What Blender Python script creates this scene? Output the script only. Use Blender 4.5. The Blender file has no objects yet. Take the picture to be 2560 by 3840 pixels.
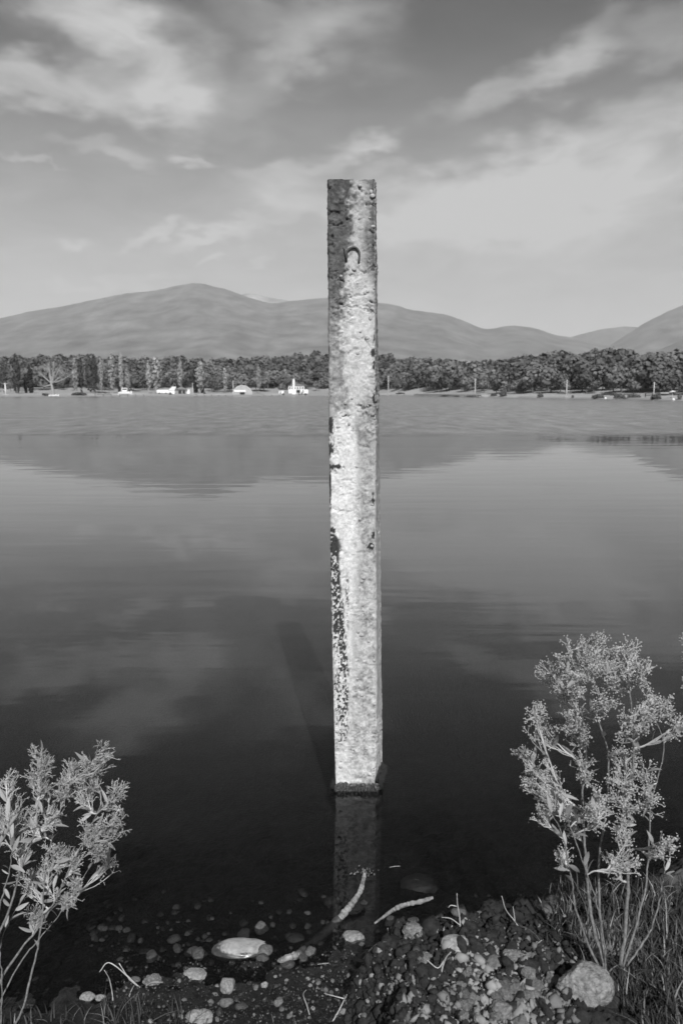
import bpy, bmesh, math, random
import numpy as np
from math import radians, sin, cos, tan, pi, atan2, sqrt
from mathutils import Vector

scene = bpy.context.scene
COL = scene.collection
rng = np.random.default_rng(7)
random.seed(7)

# ------------------------------------------------------------------ camera, sky, sun, exposure
H = 1.9                                   # eye height over the water (water level is z = 0)
PITCH = math.atan(452 / 2987.0)           # looking slightly down
F = 2987.0                                # focal length in photograph pixels (28 mm, 36 mm tall frame)
cam_d = bpy.data.cameras.new("camera")
cam_d.sensor_fit = 'VERTICAL'; cam_d.sensor_height = 36.0; cam_d.sensor_width = 24.0
cam_d.lens = 28.0
cam_d.clip_start = 0.05; cam_d.clip_end = 60000
cam_d.dof.use_dof = True; cam_d.dof.focus_distance = 3.6; cam_d.dof.aperture_fstop = 4.5
cam = bpy.data.objects.new("camera", cam_d); COL.objects.link(cam)
cam.location = (0, 0, H); cam.rotation_euler = (pi / 2 - PITCH, 0, 0)
scene.camera = cam

SUN_EL = radians(40.0)
SUN_AZ = math.atan2(0.150, -0.989)        # direction towards the sun: behind the camera, a little to its right
sun_dir = Vector((sin(SUN_AZ) * cos(SUN_EL), cos(SUN_AZ) * cos(SUN_EL), sin(SUN_EL)))
sd = bpy.data.lights.new("sun", 'SUN'); sd.energy = 3.6; sd.angle = radians(0.53); sd.color = (1, 1, 1)
sun = bpy.data.objects.new("sun", sd); COL.objects.link(sun)
sun.rotation_euler = sun_dir.to_track_quat('Z', 'Y').to_euler()
sun.location = (10, -40, 60)

scene.view_settings.view_transform = 'Standard'
scene.view_settings.look = 'None'
scene.view_settings.exposure = 0.38
scene.view_settings.gamma = 1.0
scene.view_settings.use_curve_mapping = False
scene.cycles.use_denoising = True
scene.cycles.max_bounces = 6
scene.cycles.diffuse_bounces = 2
scene.cycles.transparent_max_bounces = 12
scene.cycles.volume_bounces = 0


def ray(px, py):
    xc = (px - 1280) / F; yc = (1920 - py) / F
    return (xc, cos(PITCH) + yc * sin(PITCH), -sin(PITCH) + yc * cos(PITCH))


def at_y(px, py, y):
    d = ray(px, py); k = y / d[1]
    return Vector((d[0] * k, y, H + d[2] * k))


def at_z(px, py, z):
    d = ray(px, py); k = (z - H) / d[2]
    return Vector((d[0] * k, d[1] * k, z))


def ae(px, py):                            # azimuth / elevation of a direction
    d = ray(px, py)
    return math.atan2(d[0], d[1]), math.atan2(d[2], math.hypot(d[0], d[1]))


# world: the Nishita sky read as black-and-white film through a red filter, with high thin clouds
SKY_STRENGTH = 0.056
world = bpy.data.worlds.new("World"); scene.world = world; world.use_nodes = True
wt = world.node_tree; wt.nodes.clear()


def N(tree, kind, **kw):
    n = tree.nodes.new(kind)
    for k, v in kw.items():
        if k.startswith('_'):
            continue
        setattr(n, k, v)
    return n


def math_node(t, op, a, b=None, c=None, clamp=False):
    n = t.nodes.new('ShaderNodeMath'); n.operation = op; n.use_clamp = clamp
    for i, v in enumerate((a, b, c)):
        if v is None:
            continue
        if isinstance(v, (int, float)):
            n.inputs[i].default_value = v
        else:
            t.links.new(v, n.inputs[i])
    return n.outputs[0]


def build_world():
    t = wt; L = t.links.new
    out = N(t, 'ShaderNodeOutputWorld'); bg = N(t, 'ShaderNodeBackground')
    L(bg.outputs[0], out.inputs[0])
    sky = N(t, 'ShaderNodeTexSky', sky_type='NISHITA', sun_disc=False)
    sky.sun_elevation = SUN_EL; sky.sun_rotation = SUN_AZ
    sky.altitude = 0; sky.air_density = 1.0; sky.dust_density = 1.0; sky.ozone_density = 1.0
    sep = N(t, 'ShaderNodeSeparateColor'); L(sky.outputs[0], sep.inputs[0])
    grey = math_node(t, 'MULTIPLY', math_node(t, 'POWER', sep.outputs[0], 1.3), .72)
    tc = N(t, 'ShaderNodeTexCoord')
    vec = tc.outputs['Generated']
    xyz = N(t, 'ShaderNodeSeparateXYZ'); L(vec, xyz.inputs[0])
    az = math_node(t, 'ARCTAN2', xyz.outputs[0], xyz.outputs[1])
    el = math_node(t, 'ARCSINE', xyz.outputs[2])
    co = N(t, 'ShaderNodeCombineXYZ'); L(az, co.inputs[0]); L(el, co.inputs[1])
    # soft billow warp of the cloud outlines
    mp = N(t, 'ShaderNodeMapping'); mp.inputs['Scale'].default_value = (1, 1, 2.2); L(vec, mp.inputs[0])
    wn = N(t, 'ShaderNodeTexNoise'); wn.inputs['Scale'].default_value = 7.0; wn.inputs['Detail'].default_value = 2; wn.inputs['Roughness'].default_value = .55
    L(mp.outputs[0], wn.inputs['Vector'])
    sub = N(t, 'ShaderNodeVectorMath', operation='SUBTRACT'); L(wn.outputs['Color'], sub.inputs[0]); sub.inputs[1].default_value = (.5, .5, .5)
    mul = N(t, 'ShaderNodeVectorMath', operation='MULTIPLY'); L(sub.outputs[0], mul.inputs[0]); mul.inputs[1].default_value = (.11, .07, 0)
    wn2 = N(t, 'ShaderNodeTexNoise'); wn2.inputs['Scale'].default_value = 26.0; wn2.inputs['Detail'].default_value = 2
    L(mp.outputs[0], wn2.inputs['Vector'])
    sub2 = N(t, 'ShaderNodeVectorMath', operation='SUBTRACT'); L(wn2.outputs['Color'], sub2.inputs[0]); sub2.inputs[1].default_value = (.5, .5, .5)
    mul2 = N(t, 'ShaderNodeVectorMath', operation='MULTIPLY'); L(sub2.outputs[0], mul2.inputs[0]); mul2.inputs[1].default_value = (.06, .05, 0)
    ad = N(t, 'ShaderNodeVectorMath', operation='ADD'); L(co.outputs[0], ad.inputs[0]); L(mul.outputs[0], ad.inputs[1])
    ad2 = N(t, 'ShaderNodeVectorMath', operation='ADD'); L(ad.outputs[0], ad2.inputs[0]); L(mul2.outputs[0], ad2.inputs[1])
    adS = N(t, 'ShaderNodeVectorMath', operation='ADD'); L(co.outputs[0], adS.inputs[0]); L(mul2.outputs[0], adS.inputs[1])
    clouds = [  # px, py, half sizes in px, tilt, amount
        (560, 215, 430, 170, -22, .60), (130, 300, 380, 85, -4, .62), (640, 330, 210, 120, -45, .35), (330, 60, 260, 90, -15, .35),
        (1140, 110, 360, 130, -8, .38), (1090, 230, 170, 90, 30, .25), (1300, 60, 180, 90, 0, .2),
        (1930, 320, 300, 75, 18, .42), (2190, 190, 220, 85, 40, .34), (2520, 110, 180, 100, 10, .34),
        (2150, 640, 720, 150, 9, .44), (1900, 800, 820, 110, 4, .34), (2400, 480, 460, 110, 12, .34), (1700, 720, 420, 90, 10, .32),
        (2250, 930, 700, 130, 0, .18),
        (1370, 550, 120, 50, 8, .62), (1130, 670, 300, 60, 8, .45), (1100, 760, 260, 45, 3, .35), (1000, 840, 330, 35, 8, .25),
        (420, 572, 160, 40, -8, .30), (735, 600, 90, 24, -8, .42), (120, 605, 100, 16, -5, .35),
        (563, 890, 125, 32, 24, .42), (767, 885, 140, 34, 18, .46), (270, 905, 65, 28, 10, .32), (792, 985, 58, 20, 10, .38),
        (963, 985, 68, 17, 15, .26), (390, 1075, 240, 28, 5, .25)]
    total = None
    for (px, py, hw, hh, tilt, amt) in clouds:
        a0, e0 = ae(px, py)
        m = N(t, 'ShaderNodeMapping', vector_type='TEXTURE')
        m.inputs['Location'].default_value = (a0, e0, 0)
        m.inputs['Rotation'].default_value = (0, 0, radians(tilt))
        k = 1.25 / F
        m.inputs['Scale'].default_value = (hw * k, hh * k, 1)
        L((ad2 if hw > 150 else adS).outputs[0], m.inputs[0])
        ln = N(t, 'ShaderNodeVectorMath', operation='LENGTH'); L(m.outputs[0], ln.inputs[0])
        mr = N(t, 'ShaderNodeMapRange', interpolation_type='SMOOTHERSTEP')
        L(ln.outputs['Value'], mr.inputs[0])
        mr.inputs[1].default_value = 1.12; mr.inputs[2].default_value = 0.1; mr.inputs[3].default_value = 0; mr.inputs[4].default_value = amt * (.86 if py < 700 else .9)
        total = mr.outputs[0] if total is None else math_node(t, 'ADD', total, mr.outputs[0])
    # thin veil over the whole vault so that the sky goes on outside the picture
    pm = N(t, 'ShaderNodeMapping'); pm.inputs['Scale'].default_value = (2.2, 3.0, 6.0); L(vec, pm.inputs[0])
    gn = N(t, 'ShaderNodeTexNoise'); gn.inputs['Scale'].default_value = 1.6; gn.inputs['Detail'].default_value = 3; gn.inputs['Roughness'].default_value = .6
    L(pm.outputs[0], gn.inputs['Vector'])
    gm = N(t, 'ShaderNodeMapRange', interpolation_type='SMOOTHSTEP'); L(gn.outputs[0], gm.inputs[0])
    gm.inputs[1].default_value = .5; gm.inputs[2].default_value = .8; gm.inputs[3].default_value = 0; gm.inputs[4].default_value = .08
    # streaky modulation inside the clouds
    sm = N(t, 'ShaderNodeMapping'); sm.inputs['Scale'].default_value = (8, 3, 20); sm.inputs['Rotation'].default_value = (0, radians(8), 0); L(vec, sm.inputs[0])
    sn = N(t, 'ShaderNodeTexNoise'); sn.inputs['Scale'].default_value = 1.3; sn.inputs['Detail'].default_value = 4; sn.inputs['Roughness'].default_value = .58; sn.inputs['Distortion'].default_value = .6
    L(sm.outputs[0], sn.inputs['Vector'])
    sr = N(t, 'ShaderNodeMapRange'); L(sn.outputs[0], sr.inputs[0])
    sr.inputs[1].default_value = .3; sr.inputs[2].default_value = .7; sr.inputs[3].default_value = .82; sr.inputs[4].default_value = 1.3
    total = math_node(t, 'MULTIPLY', total, sr.outputs[0])
    total = math_node(t, 'ADD', total, gm.outputs[0])
    # thin veil of cloud low round the whole horizon
    lv = N(t, 'ShaderNodeMapRange', interpolation_type='SMOOTHSTEP'); L(el, lv.inputs[0])
    lv.inputs[1].default_value = radians(24); lv.inputs[2].default_value = radians(4); lv.inputs[3].default_value = 0; lv.inputs[4].default_value = .66
    total = math_node(t, 'ADD', total, math_node(t, 'MULTIPLY', lv.outputs[0], sr.outputs[0]))
    total = math_node(t, 'MULTIPLY', total, 1.0, clamp=True)
    # sunlit cloud is a few times brighter than the filtered blue
    cl = N(t, 'ShaderNodeMix', data_type='FLOAT'); L(total, cl.inputs[0]); L(grey, cl.inputs[2]); cl.inputs[3].default_value = CLOUD
    L(cl.outputs[0], bg.inputs[0])
    bg.inputs[1].default_value = SKY_STRENGTH
    world.cycles.sampling_method = 'MANUAL'; world.cycles.sample_map_resolution = 256


CLOUD = 8.0
build_world()


# ------------------------------------------------------------------ helpers
def _hash(ix, iy, iz, seed):
    with np.errstate(over='ignore'):
        h = (ix.astype(np.uint32) * np.uint32(374761393) + iy.astype(np.uint32) * np.uint32(668265263)
             + iz.astype(np.uint32) * np.uint32(2147483647 - 55) + np.uint32((seed * 144665) & 0xffffffff))
        h = (h ^ (h >> np.uint32(13))) * np.uint32(1274126177)
        h = (h ^ (h >> np.uint32(16))) * np.uint32(2246822519)
        h = h ^ (h >> np.uint32(15))
    return h.astype(np.float64) / 4294967295.0


def vnoise(p, seed=0):
    p = np.asarray(p, dtype=np.float64)
    i = np.floor(p).astype(np.int64); f = p - i
    u = f * f * f * (f * (f * 6 - 15) + 10)
    x, y, z = i[:, 0], i[:, 1], i[:, 2]
    r = 0
    for dx in (0, 1):
        wx = u[:, 0] if dx else 1 - u[:, 0]
        for dy in (0, 1):
            wy = u[:, 1] if dy else 1 - u[:, 1]
            for dz in (0, 1):
                wz = u[:, 2] if dz else 1 - u[:, 2]
                r = r + wx * wy * wz * _hash(x + dx, y + dy, z + dz, seed)
    return r * 2 - 1


def fbm(p, oct=4, seed=0, lac=2.03, gain=.5, ridged=False):
    p = np.asarray(p, dtype=np.float64); a = 1.0; s = 0; n = 0
    for k in range(oct):
        v = vnoise(p, seed + 17 * k)
        if ridged:
            v = 1 - 2 * np.abs(v)
        s = s + a * v; n += a
        p = p * lac + 11.3; a *= gain
    return s / n


def sstep(a, b, x):
    t = np.clip((np.asarray(x, dtype=np.float64) - a) / (b - a), 0, 1)
    return t * t * (3 - 2 * t)


def mk(name, V, Fc, mat=None, parent=None, smooth=True, attrs=None, link=True):
    """one mesh object from arrays; Fc is an (n,k) array or a list of arrays / tuples"""
    me = bpy.data.meshes.new(name)
    V = np.asarray(V, dtype=np.float32)
    if isinstance(Fc, np.ndarray):
        n, k = Fc.shape
        me.vertices.add(len(V)); me.vertices.foreach_set('co', V.ravel())
        me.loops.add(n * k); me.loops.foreach_set('vertex_index', Fc.ravel().astype(np.int32))
        me.polygons.add(n)
        me.polygons.foreach_set('loop_start', np.arange(0, n * k, k, dtype=np.int32))
        me.update(calc_edges=True)
    else:
        me.from_pydata([tuple(v) for v in V.tolist()], [], [tuple(f) for f in Fc])
        me.update()
    if smooth:
        me.polygons.foreach_set('use_smooth', np.ones(len(me.polygons), dtype=bool))
    for an, arr in (attrs or {}).items():
        a = me.attributes.new(an, 'FLOAT', 'POINT'); a.data.foreach_set('value', np.asarray(arr, dtype=np.float32))
    if mat is not None:
        me.materials.append(mat)
    return ob(name, me, parent) if link else me


def ob(name, me, parent=None):
    o = bpy.data.objects.new(name, me); COL.objects.link(o)
    if parent is not None:
        o.parent = parent
    return o


def tag(o, label=None, cat=None, group=None, kind=None):
    if label: o['label'] = label
    if cat: o['category'] = cat
    if group: o['group'] = group
    if kind: o['kind'] = kind
    return o


def empty(name, loc=(0, 0, 0), rz=0.0, scale=1.0):
    o = bpy.data.objects.new(name, None); COL.objects.link(o)
    o.location = loc; o.rotation_euler = (0, 0, rz)
    o.scale = (scale,) * 3 if isinstance(scale, (int, float)) else scale
    o.empty_display_size = .1
    return o


class MB:
    """collects shapes for one mesh"""
    def __init__(s): s.V = []; s.F = []; s.n = 0
    def add(s, V, Fs):
        V = np.asarray(V, dtype=float); s.V.append(V)
        s.F += [tuple(int(i) + s.n for i in f) for f in Fs]; s.n += len(V); return s
    def box(s, c, d, rz=0):
        x, y, z = d[0] / 2, d[1] / 2, d[2] / 2
        v = np.array([(i, j, k) for k in (-z, z) for j in (-y, y) for i in (-x, x)])
        ca, sa = cos(rz), sin(rz)
        v = np.stack([v[:, 0] * ca - v[:, 1] * sa, v[:, 0] * sa + v[:, 1] * ca, v[:, 2]], 1) + np.array(c)
        return s.add(v, [(0, 2, 3, 1), (4, 5, 7, 6), (0, 1, 5, 4), (2, 6, 7, 3), (0, 4, 6, 2), (1, 3, 7, 5)])
    def tube(s, pts, rad, n=6):
        V, Fs = tube(pts, rad, n); return s.add(V, Fs)
    def build(s, name, mat, parent=None, smooth=False):
        return mk(name, np.concatenate(s.V), s.F, mat, parent, smooth)
    def mesh(s, name, mat, smooth=False):
        return mk(name, np.concatenate(s.V), s.F, mat, None, smooth, link=False)


def tube(pts, rad, n=6):
    P = np.asarray(pts, dtype=float); m = len(P)
    R = np.full(m, rad, dtype=float) if np.isscalar(rad) else np.asarray(rad, dtype=float)
    if len(R) != m:
        R = np.interp(np.linspace(0, 1, m), np.linspace(0, 1, len(R)), R)
    T = np.gradient(P, axis=0); T /= np.linalg.norm(T, axis=1)[:, None] + 1e-12
    ref = np.array((0.31, 0.87, 0.38)) if abs(T[0] @ np.array((0.31, 0.87, 0.38))) < .9 else np.array((1., 0, 0))
    a = np.linspace(0, 2 * pi, n, endpoint=False)
    V = []
    u = np.cross(T[0], ref); u /= np.linalg.norm(u)
    for i in range(m):
        u = u - T[i] * (u @ T[i]); u /= np.linalg.norm(u) + 1e-12
        w = np.cross(T[i], u)
        V.append(P[i] + R[i] * (np.cos(a)[:, None] * u + np.sin(a)[:, None] * w))
    V = np.concatenate(V); Fs = []
    for i in range(m - 1):
        for j in range(n):
            k = (j + 1) % n
            Fs.append((i * n + j, i * n + k, (i + 1) * n + k, (i + 1) * n + j))
    Fs.append(tuple(range(n - 1, -1, -1))); Fs.append(tuple((m - 1) * n + j for j in range(n)))
    return V, Fs


def smooth_path(pts, n=16):
    P = np.asarray([tuple(p) for p in pts], dtype=float); m = len(P)
    if m < 3:
        t = np.linspace(0, 1, n)[:, None]; return P[0] * (1 - t) + P[-1] * t
    Q = np.concatenate([[2 * P[0] - P[1]], P, [2 * P[-1] - P[-2]]]); out = []
    for i in range(m - 1):
        p0, p1, p2, p3 = Q[i:i + 4]
        k = max(2, n // (m - 1))
        for t in np.linspace(0, 1, k, endpoint=False):
            out.append(.5 * ((2 * p1) + (-p0 + p2) * t + (2 * p0 - 5 * p1 + 4 * p2 - p3) * t * t + (-p0 + 3 * p1 - 3 * p2 + p3) * t ** 3))
    out.append(P[-1]); return np.array(out)


_ico = {}
def ico(sub):
    if sub not in _ico:
        bm = bmesh.new(); bmesh.ops.create_icosphere(bm, subdivisions=sub, radius=1)
        _ico[sub] = (np.array([v.co[:] for v in bm.verts]), [tuple(v.index for v in f.verts) for f in bm.faces]); bm.free()
    return _ico[sub]


def rot_rand(r):
    q = r.normal(size=4); q /= np.linalg.norm(q); w, x, y, z = q
    return np.array([[1 - 2 * (y * y + z * z), 2 * (x * y - z * w), 2 * (x * z + y * w)],
                     [2 * (x * y + z * w), 1 - 2 * (x * x + z * z), 2 * (y * z - x * w)],
                     [2 * (x * z - y * w), 2 * (y * z + x * w), 1 - 2 * (x * x + y * y)]])


# ------------------------------------------------------------------ materials (black-and-white film: every albedo is a grey)
def mat(name, lo, hi=None, scale=8.0, rough=.8, bump=0.0, bscale=40.0, detail=6, attr=None, spec=.3, subs=0.0, rand=0.0, coords='Object'):
    m = bpy.data.materials.new(name); m.use_nodes = True
    t = m.node_tree; t.nodes.clear(); L = t.links.new
    out = N(t, 'ShaderNodeOutputMaterial'); b = N(t, 'ShaderNodeBsdfPrincipled'); L(b.outputs[0], out.inputs[0])
    b.inputs['Roughness'].default_value = rough
    b.inputs['Specular IOR Level'].default_value = spec
    tc = N(t, 'ShaderNodeTexCoord')
    hi = lo if hi is None else hi
    n = N(t, 'ShaderNodeTexNoise'); n.inputs['Scale'].default_value = scale; n.inputs['Detail'].default_value = detail; n.inputs['Roughness'].default_value = .62
    L(tc.outputs[coords], n.inputs['Vector'])
    mr = N(t, 'ShaderNodeMapRange'); L(n.outputs[0], mr.inputs[0])
    mr.inputs[1].default_value = .32; mr.inputs[2].default_value = .68; mr.inputs[3].default_value = lo; mr.inputs[4].default_value = hi
    col = mr.outputs[0]
    if attr:
        at = N(t, 'ShaderNodeAttribute', attribute_name=attr)
        col = math_node(t, 'MULTIPLY', col, at.outputs['Fac'])
    if rand:
        oi = N(t, 'ShaderNodeObjectInfo')
        r = N(t, 'ShaderNodeMapRange'); L(oi.outputs['Random'], r.inputs[0]); r.inputs[3].default_value = 1 - rand; r.inputs[4].default_value = 1 + rand
        col = math_node(t, 'MULTIPLY', col, r.outputs[0])
    L(col, b.inputs['Base Color'])
    if bump:
        bn = N(t, 'ShaderNodeTexNoise'); bn.inputs['Scale'].default_value = bscale; bn.inputs['Detail'].default_value = 5; L(tc.outputs[coords], bn.inputs['Vector'])
        bp = N(t, 'ShaderNodeBump'); bp.inputs['Strength'].default_value = 1; bp.inputs['Distance'].default_value = bump
        L(bn.outputs[0], bp.inputs['Height']); L(bp.outputs[0], b.inputs['Normal'])
    if subs:
        tr = N(t, 'ShaderNodeBsdfTranslucent'); L(col, tr.inputs[0])
        mx = N(t, 'ShaderNodeMixShader'); mx.inputs[0].default_value = subs
        L(b.outputs[0], mx.inputs[1]); L(tr.outputs[0], mx.inputs[2]); L(mx.outputs[0], out.inputs[0])
    return m


M = {}
M['ground'] = mat('ground', .6, 1.5, 55, .9, .007, 85, attr='alb', spec=.3)
_t = M['ground'].node_tree; _b = _t.nodes['Principled BSDF']; _a = _t.nodes.new('ShaderNodeAttribute'); _a.attribute_name = 'rough'; _t.links.new(_a.outputs['Fac'], _b.inputs['Roughness'])
M['concrete'] = mat('weathered_concrete', .82, 1.14, 70, .92, .0025, 260, attr='alb', spec=.2, detail=8)
M['moss'] = mat('wet_moss', .006, .075, 260, .5, spec=.5)
M['iron'] = mat('rusty_iron', .05, .11, 90, .7, .0006, 300)
M['stone_pale'] = mat('pale_stone', .13, .36, 3.2, .88, .003, 7, rand=.2, detail=12)
M['aggregate'] = mat('concrete_aggregate', .26, .46, 120, .85)
M['stone_grey'] = mat('grey_stone', .06, .17, 3.2, .8, .002, 7, rand=.3, detail=12)
M['stone_dark'] = mat('dark_wet_stone', .025, .07, 3.2, .5, .002, 7, rand=.35, spec=.4, detail=12)
M['stone_mud'] = mat('mud_crusted_stone', .08, .34, 4.5, .97, .006, 12, detail=12)
M['clod_pale'] = mat('dry_soil', .07, .25, 4, .95, .004, 14, rand=.3, detail=10)
M['clod_dark'] = mat('moist_soil', .012, .04, 50, .95, .004, 120, rand=.25)
M['wood_pale'] = mat('bleached_wood', .10, .38, 45, .9, .004, 110, detail=10)
M['wood_dark'] = mat('waterlogged_wood', .03, .08, 60, .6, .0012, 200)
M['bark'] = mat('shrub_bark', .09, .26, 90, .85, .001, 260)
M['twig'] = mat('shrub_twig', .28, .6, 14, .8)
M['leaf'] = mat('shrub_leaf', .30, .42, 40, .55, rand=.25, subs=.25, spec=.4)
M['seed'] = mat('seed_head', .3, .7, 35, .85, subs=.15)
M['grass'] = mat('dry_grass', .9, 1.1, 30, .7, attr='alb', subs=.25)
M['crown'] = mat('broadleaf_foliage', .095, .19, .12, .9, rand=.32, spec=.1)
M['wood_mass'] = mat('broadleaf_foliage_mass', .5, 1.35, .08, .9, attr='alb', spec=.1)
M['poplar'] = mat('pale_poplar_foliage', .22, .33, .4, .9, rand=.15, spec=.1)
M['poplar_dark'] = mat('dark_poplar_foliage', .04, .08, .4, .9, rand=.2, spec=.1)
M['cypress'] = mat('cypress_foliage', .022, .04, .5, .9, spec=.1)
M['far_bark'] = mat('far_bark', .08, .14, 1.0, .9)
M['far_bark_pale'] = mat('far_pale_bark', .24, .36, 1.0, .9)
M['white'] = mat('white_paint', .72, .82, .6, .6)
M['greywall'] = mat('grey_boards', .22, .30, .8, .8)
M['roof'] = mat('roof_tiles', .14, .22, 1.2, .85)
M['darkopen'] = mat('dark_interior', .02, .03, 1, .9)
M['glass'] = mat('window_glass', .03, .05, 1, .15, spec=.5)
M['film'] = mat('greenhouse_film', .28, .42, .4, .4)
M['dock'] = mat('dock_boards', .30, .42, .7, .85)
M['mountain'] = mat('mountain_forest', .62, 1.38, .0045, .95, attr='alb', spec=.05, detail=9)
M['bush'] = mat('shore_bush', .09, .16, .5, .9, rand=.25, spec=.1)
M['metalpole'] = mat('painted_metal', .55, .68, 1, .5)


def water_material():
    m = bpy.data.materials.new('lake_water'); m.use_nodes = True
    t = m.node_tree; t.nodes.clear(); L = t.links.new
    out = N(t, 'ShaderNodeOutputMaterial')
    tc = N(t, 'ShaderNodeTexCoord'); vec = tc.outputs['Object']
    xyz = N(t, 'ShaderNodeSeparateXYZ'); L(vec, xyz.inputs[0])
    # the breeze roughens the lake beyond about forty metres
    bn = N(t, 'ShaderNodeTexNoise'); bn.inputs['Scale'].default_value = .05; bn.inputs['Detail'].default_value = 3; L(vec, bn.inputs['Vector'])
    yy = math_node(t, 'ADD', xyz.outputs[1], math_node(t, 'MULTIPLY', bn.outputs[0], 6.0))
    wind = N(t, 'ShaderNodeMapRange', interpolation_type='SMOOTHSTEP'); L(yy, wind.inputs[0])
    wind.inputs[1].default_value = 36; wind.inputs[2].default_value = 41.5; wind.inputs[3].default_value = 0; wind.inputs[4].default_value = 1
    w = wind.outputs[0]
    # gentle long swell of the calm zone
    mp = N(t, 'ShaderNodeMapping'); mp.inputs['Scale'].default_value = (.35, 1.6, 1); mp.inputs['Rotation'].default_value = (0, 0, radians(-6)); L(vec, mp.inputs[0])
    n1 = N(t, 'ShaderNodeTexNoise'); n1.inputs['Scale'].default_value = 1.0; n1.inputs['Detail'].default_value = 3; n1.inputs['Roughness'].default_value = .45; n1.inputs['Distortion'].default_value = .4; L(mp.outputs[0], n1.inputs['Vector'])
    mp2 = N(t, 'ShaderNodeMapping'); mp2.inputs['Scale'].default_value = (.05, .16, 1); mp2.inputs['Rotation'].default_value = (0, 0, radians(-14)); L(vec, mp2.inputs[0])
    n2 = N(t, 'ShaderNodeTexNoise'); n2.inputs['Scale'].default_value = 1.0; n2.inputs['Detail'].default_value = 2; L(mp2.outputs[0], n2.inputs['Vector'])
    # chop of the breezy zone
    mp3 = N(t, 'ShaderNodeMapping'); mp3.inputs['Scale'].default_value = (.9, .35, 1); L(vec, mp3.inputs[0])
    n3 = N(t, 'ShaderNodeTexNoise'); n3.inputs['Scale'].default_value = 1.4; n3.inputs['Detail'].default_value = 6; n3.inputs['Roughness'].default_value = .65; L(mp3.outputs[0], n3.inputs['Vector'])
    calm = math_node(t, 'ADD', math_node(t, 'MULTIPLY', n1.outputs[0], .0042), math_node(t, 'MULTIPLY', n2.outputs[0], .009))
    hgt = math_node(t, 'ADD', math_node(t, 'MULTIPLY', calm, math_node(t, 'SUBTRACT', 1.0, w)), math_node(t, 'MULTIPLY', math_node(t, 'MULTIPLY', n3.outputs[0], .05), w))
    bp = N(t, 'ShaderNodeBump'); bp.inputs['Strength'].default_value = 1; bp.inputs['Distance'].default_value = 1.0; L(hgt, bp.inputs['Height'])
    rough = math_node(t, 'ADD', math_node(t, 'MULTIPLY', w, .22), .004)
    gl = N(t, 'ShaderNodeBsdfGlossy'); gl.inputs[0].default_value = (1, 1, 1, 1); L(rough, gl.inputs['Roughness']); L(bp.outputs[0], gl.inputs['Normal'])
    geo_ = N(t, 'ShaderNodeNewGeometry'); dt = N(t, 'ShaderNodeVectorMath', operation='DOT_PRODUCT'); L(geo_.outputs['Incoming'], dt.inputs[0]); L(bp.outputs[0], dt.inputs[1])
    cs = math_node(t, 'SUBTRACT', 1.0, math_node(t, 'ABSOLUTE', dt.outputs['Value']), clamp=True)
    fres = math_node(t, 'ADD', .02, math_node(t, 'MULTIPLY', math_node(t, 'POWER', cs, 5.0), .98))     # reflectance of water, the same from both sides
    gmp = N(t, 'ShaderNodeMapping'); gmp.inputs['Scale'].default_value = (.9, .3, 1); L(vec, gmp.inputs[0])
    gno = N(t, 'ShaderNodeTexNoise'); gno.inputs['Scale'].default_value = 1.0; gno.inputs['Detail'].default_value = 6; gno.inputs['Roughness'].default_value = .7; L(gmp.outputs[0], gno.inputs['Vector'])
    gmr = N(t, 'ShaderNodeMapRange'); L(gno.outputs[0], gmr.inputs[0]); gmr.inputs[1].default_value = .35; gmr.inputs[2].default_value = .65; gmr.inputs[3].default_value = .02; gmr.inputs[4].default_value = .38
    gust = gmr.outputs[0]
    fac = math_node(t, 'MULTIPLY', fres, math_node(t, 'SUBTRACT', 1.0, math_node(t, 'MULTIPLY', w, gust)))
    tr = N(t, 'ShaderNodeBsdfTransparent'); tr.inputs[0].default_value = (.5, .5, .5, 1)
    mx = N(t, 'ShaderNodeMixShader'); L(fac, mx.inputs[0]); L(tr.outputs[0], mx.inputs[1]); L(gl.outputs[0], mx.inputs[2])
    L(mx.outputs[0], out.inputs[0])
    return m


M['water'] = water_material()

# ------------------------------------------------------------------ ground: bank, lake bed, far shore and wooded rise in one sheet
SH_A = [-1.5, -.8, -.43, -.2, -.017, .047, .14, .241, .43, .8, 1.5]
SH_D = [270, 280, 299, 322, 355, 425, 290, 230, 165, 115, 80]
WOOD_PX = [(-400, 1350), (0, 1345), (300, 1338), (500, 1345), (700, 1346), (800, 1356), (900, 1354), (1000, 1346), (1100, 1338), (1230, 1327), (1420, 1329), (1600, 1350),
           (1750, 1366), (1850, 1370), (1950, 1353), (2050, 1337), (2200, 1326), (2280, 1323), (2400, 1336), (2560, 1348), (2900, 1350)]
_wa = np.array([ray(px, py)[0] / ray(px, py)[1] for px, py in WOOD_PX]); _we = np.array([ray(px, py)[2] / ray(px, py)[1] for px, py in WOOD_PX])
TREE_H = 10.0


def shore_d(a): return np.interp(a, SH_A, SH_D)
def base_d(a): return shore_d(a) + np.interp(a, [-.5, 0, .2, .5], [95, 80, 50, 40])
def ridge_d(a): return base_d(a) + np.interp(a, [-.5, 0, .2, .5], [230, 200, 210, 190])


def far_land(x, y):
    y1 = np.maximum(y, 1.0); a = x / y1
    sd_, bd, rd = shore_d(a), base_d(a), ridge_d(a)
    flat = .55 * sstep(-2, 10, y1 - sd_) + 1.0 * sstep(20, 90, y1 - sd_)
    ridge_z = np.interp(a, _wa, _we) * rd + H - TREE_H * .9 - 1.5
    t = np.clip((y1 - bd) / (rd - bd), 0, 1)
    hill = ridge_z * (t ** 1.1) * (1 - .0 * t)
    after = sstep(0, 900, y1 - rd)
    hill = hill * (1 - .8 * after)
    return np.where(y1 > sd_ - 2, flat + hill, -9)


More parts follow.
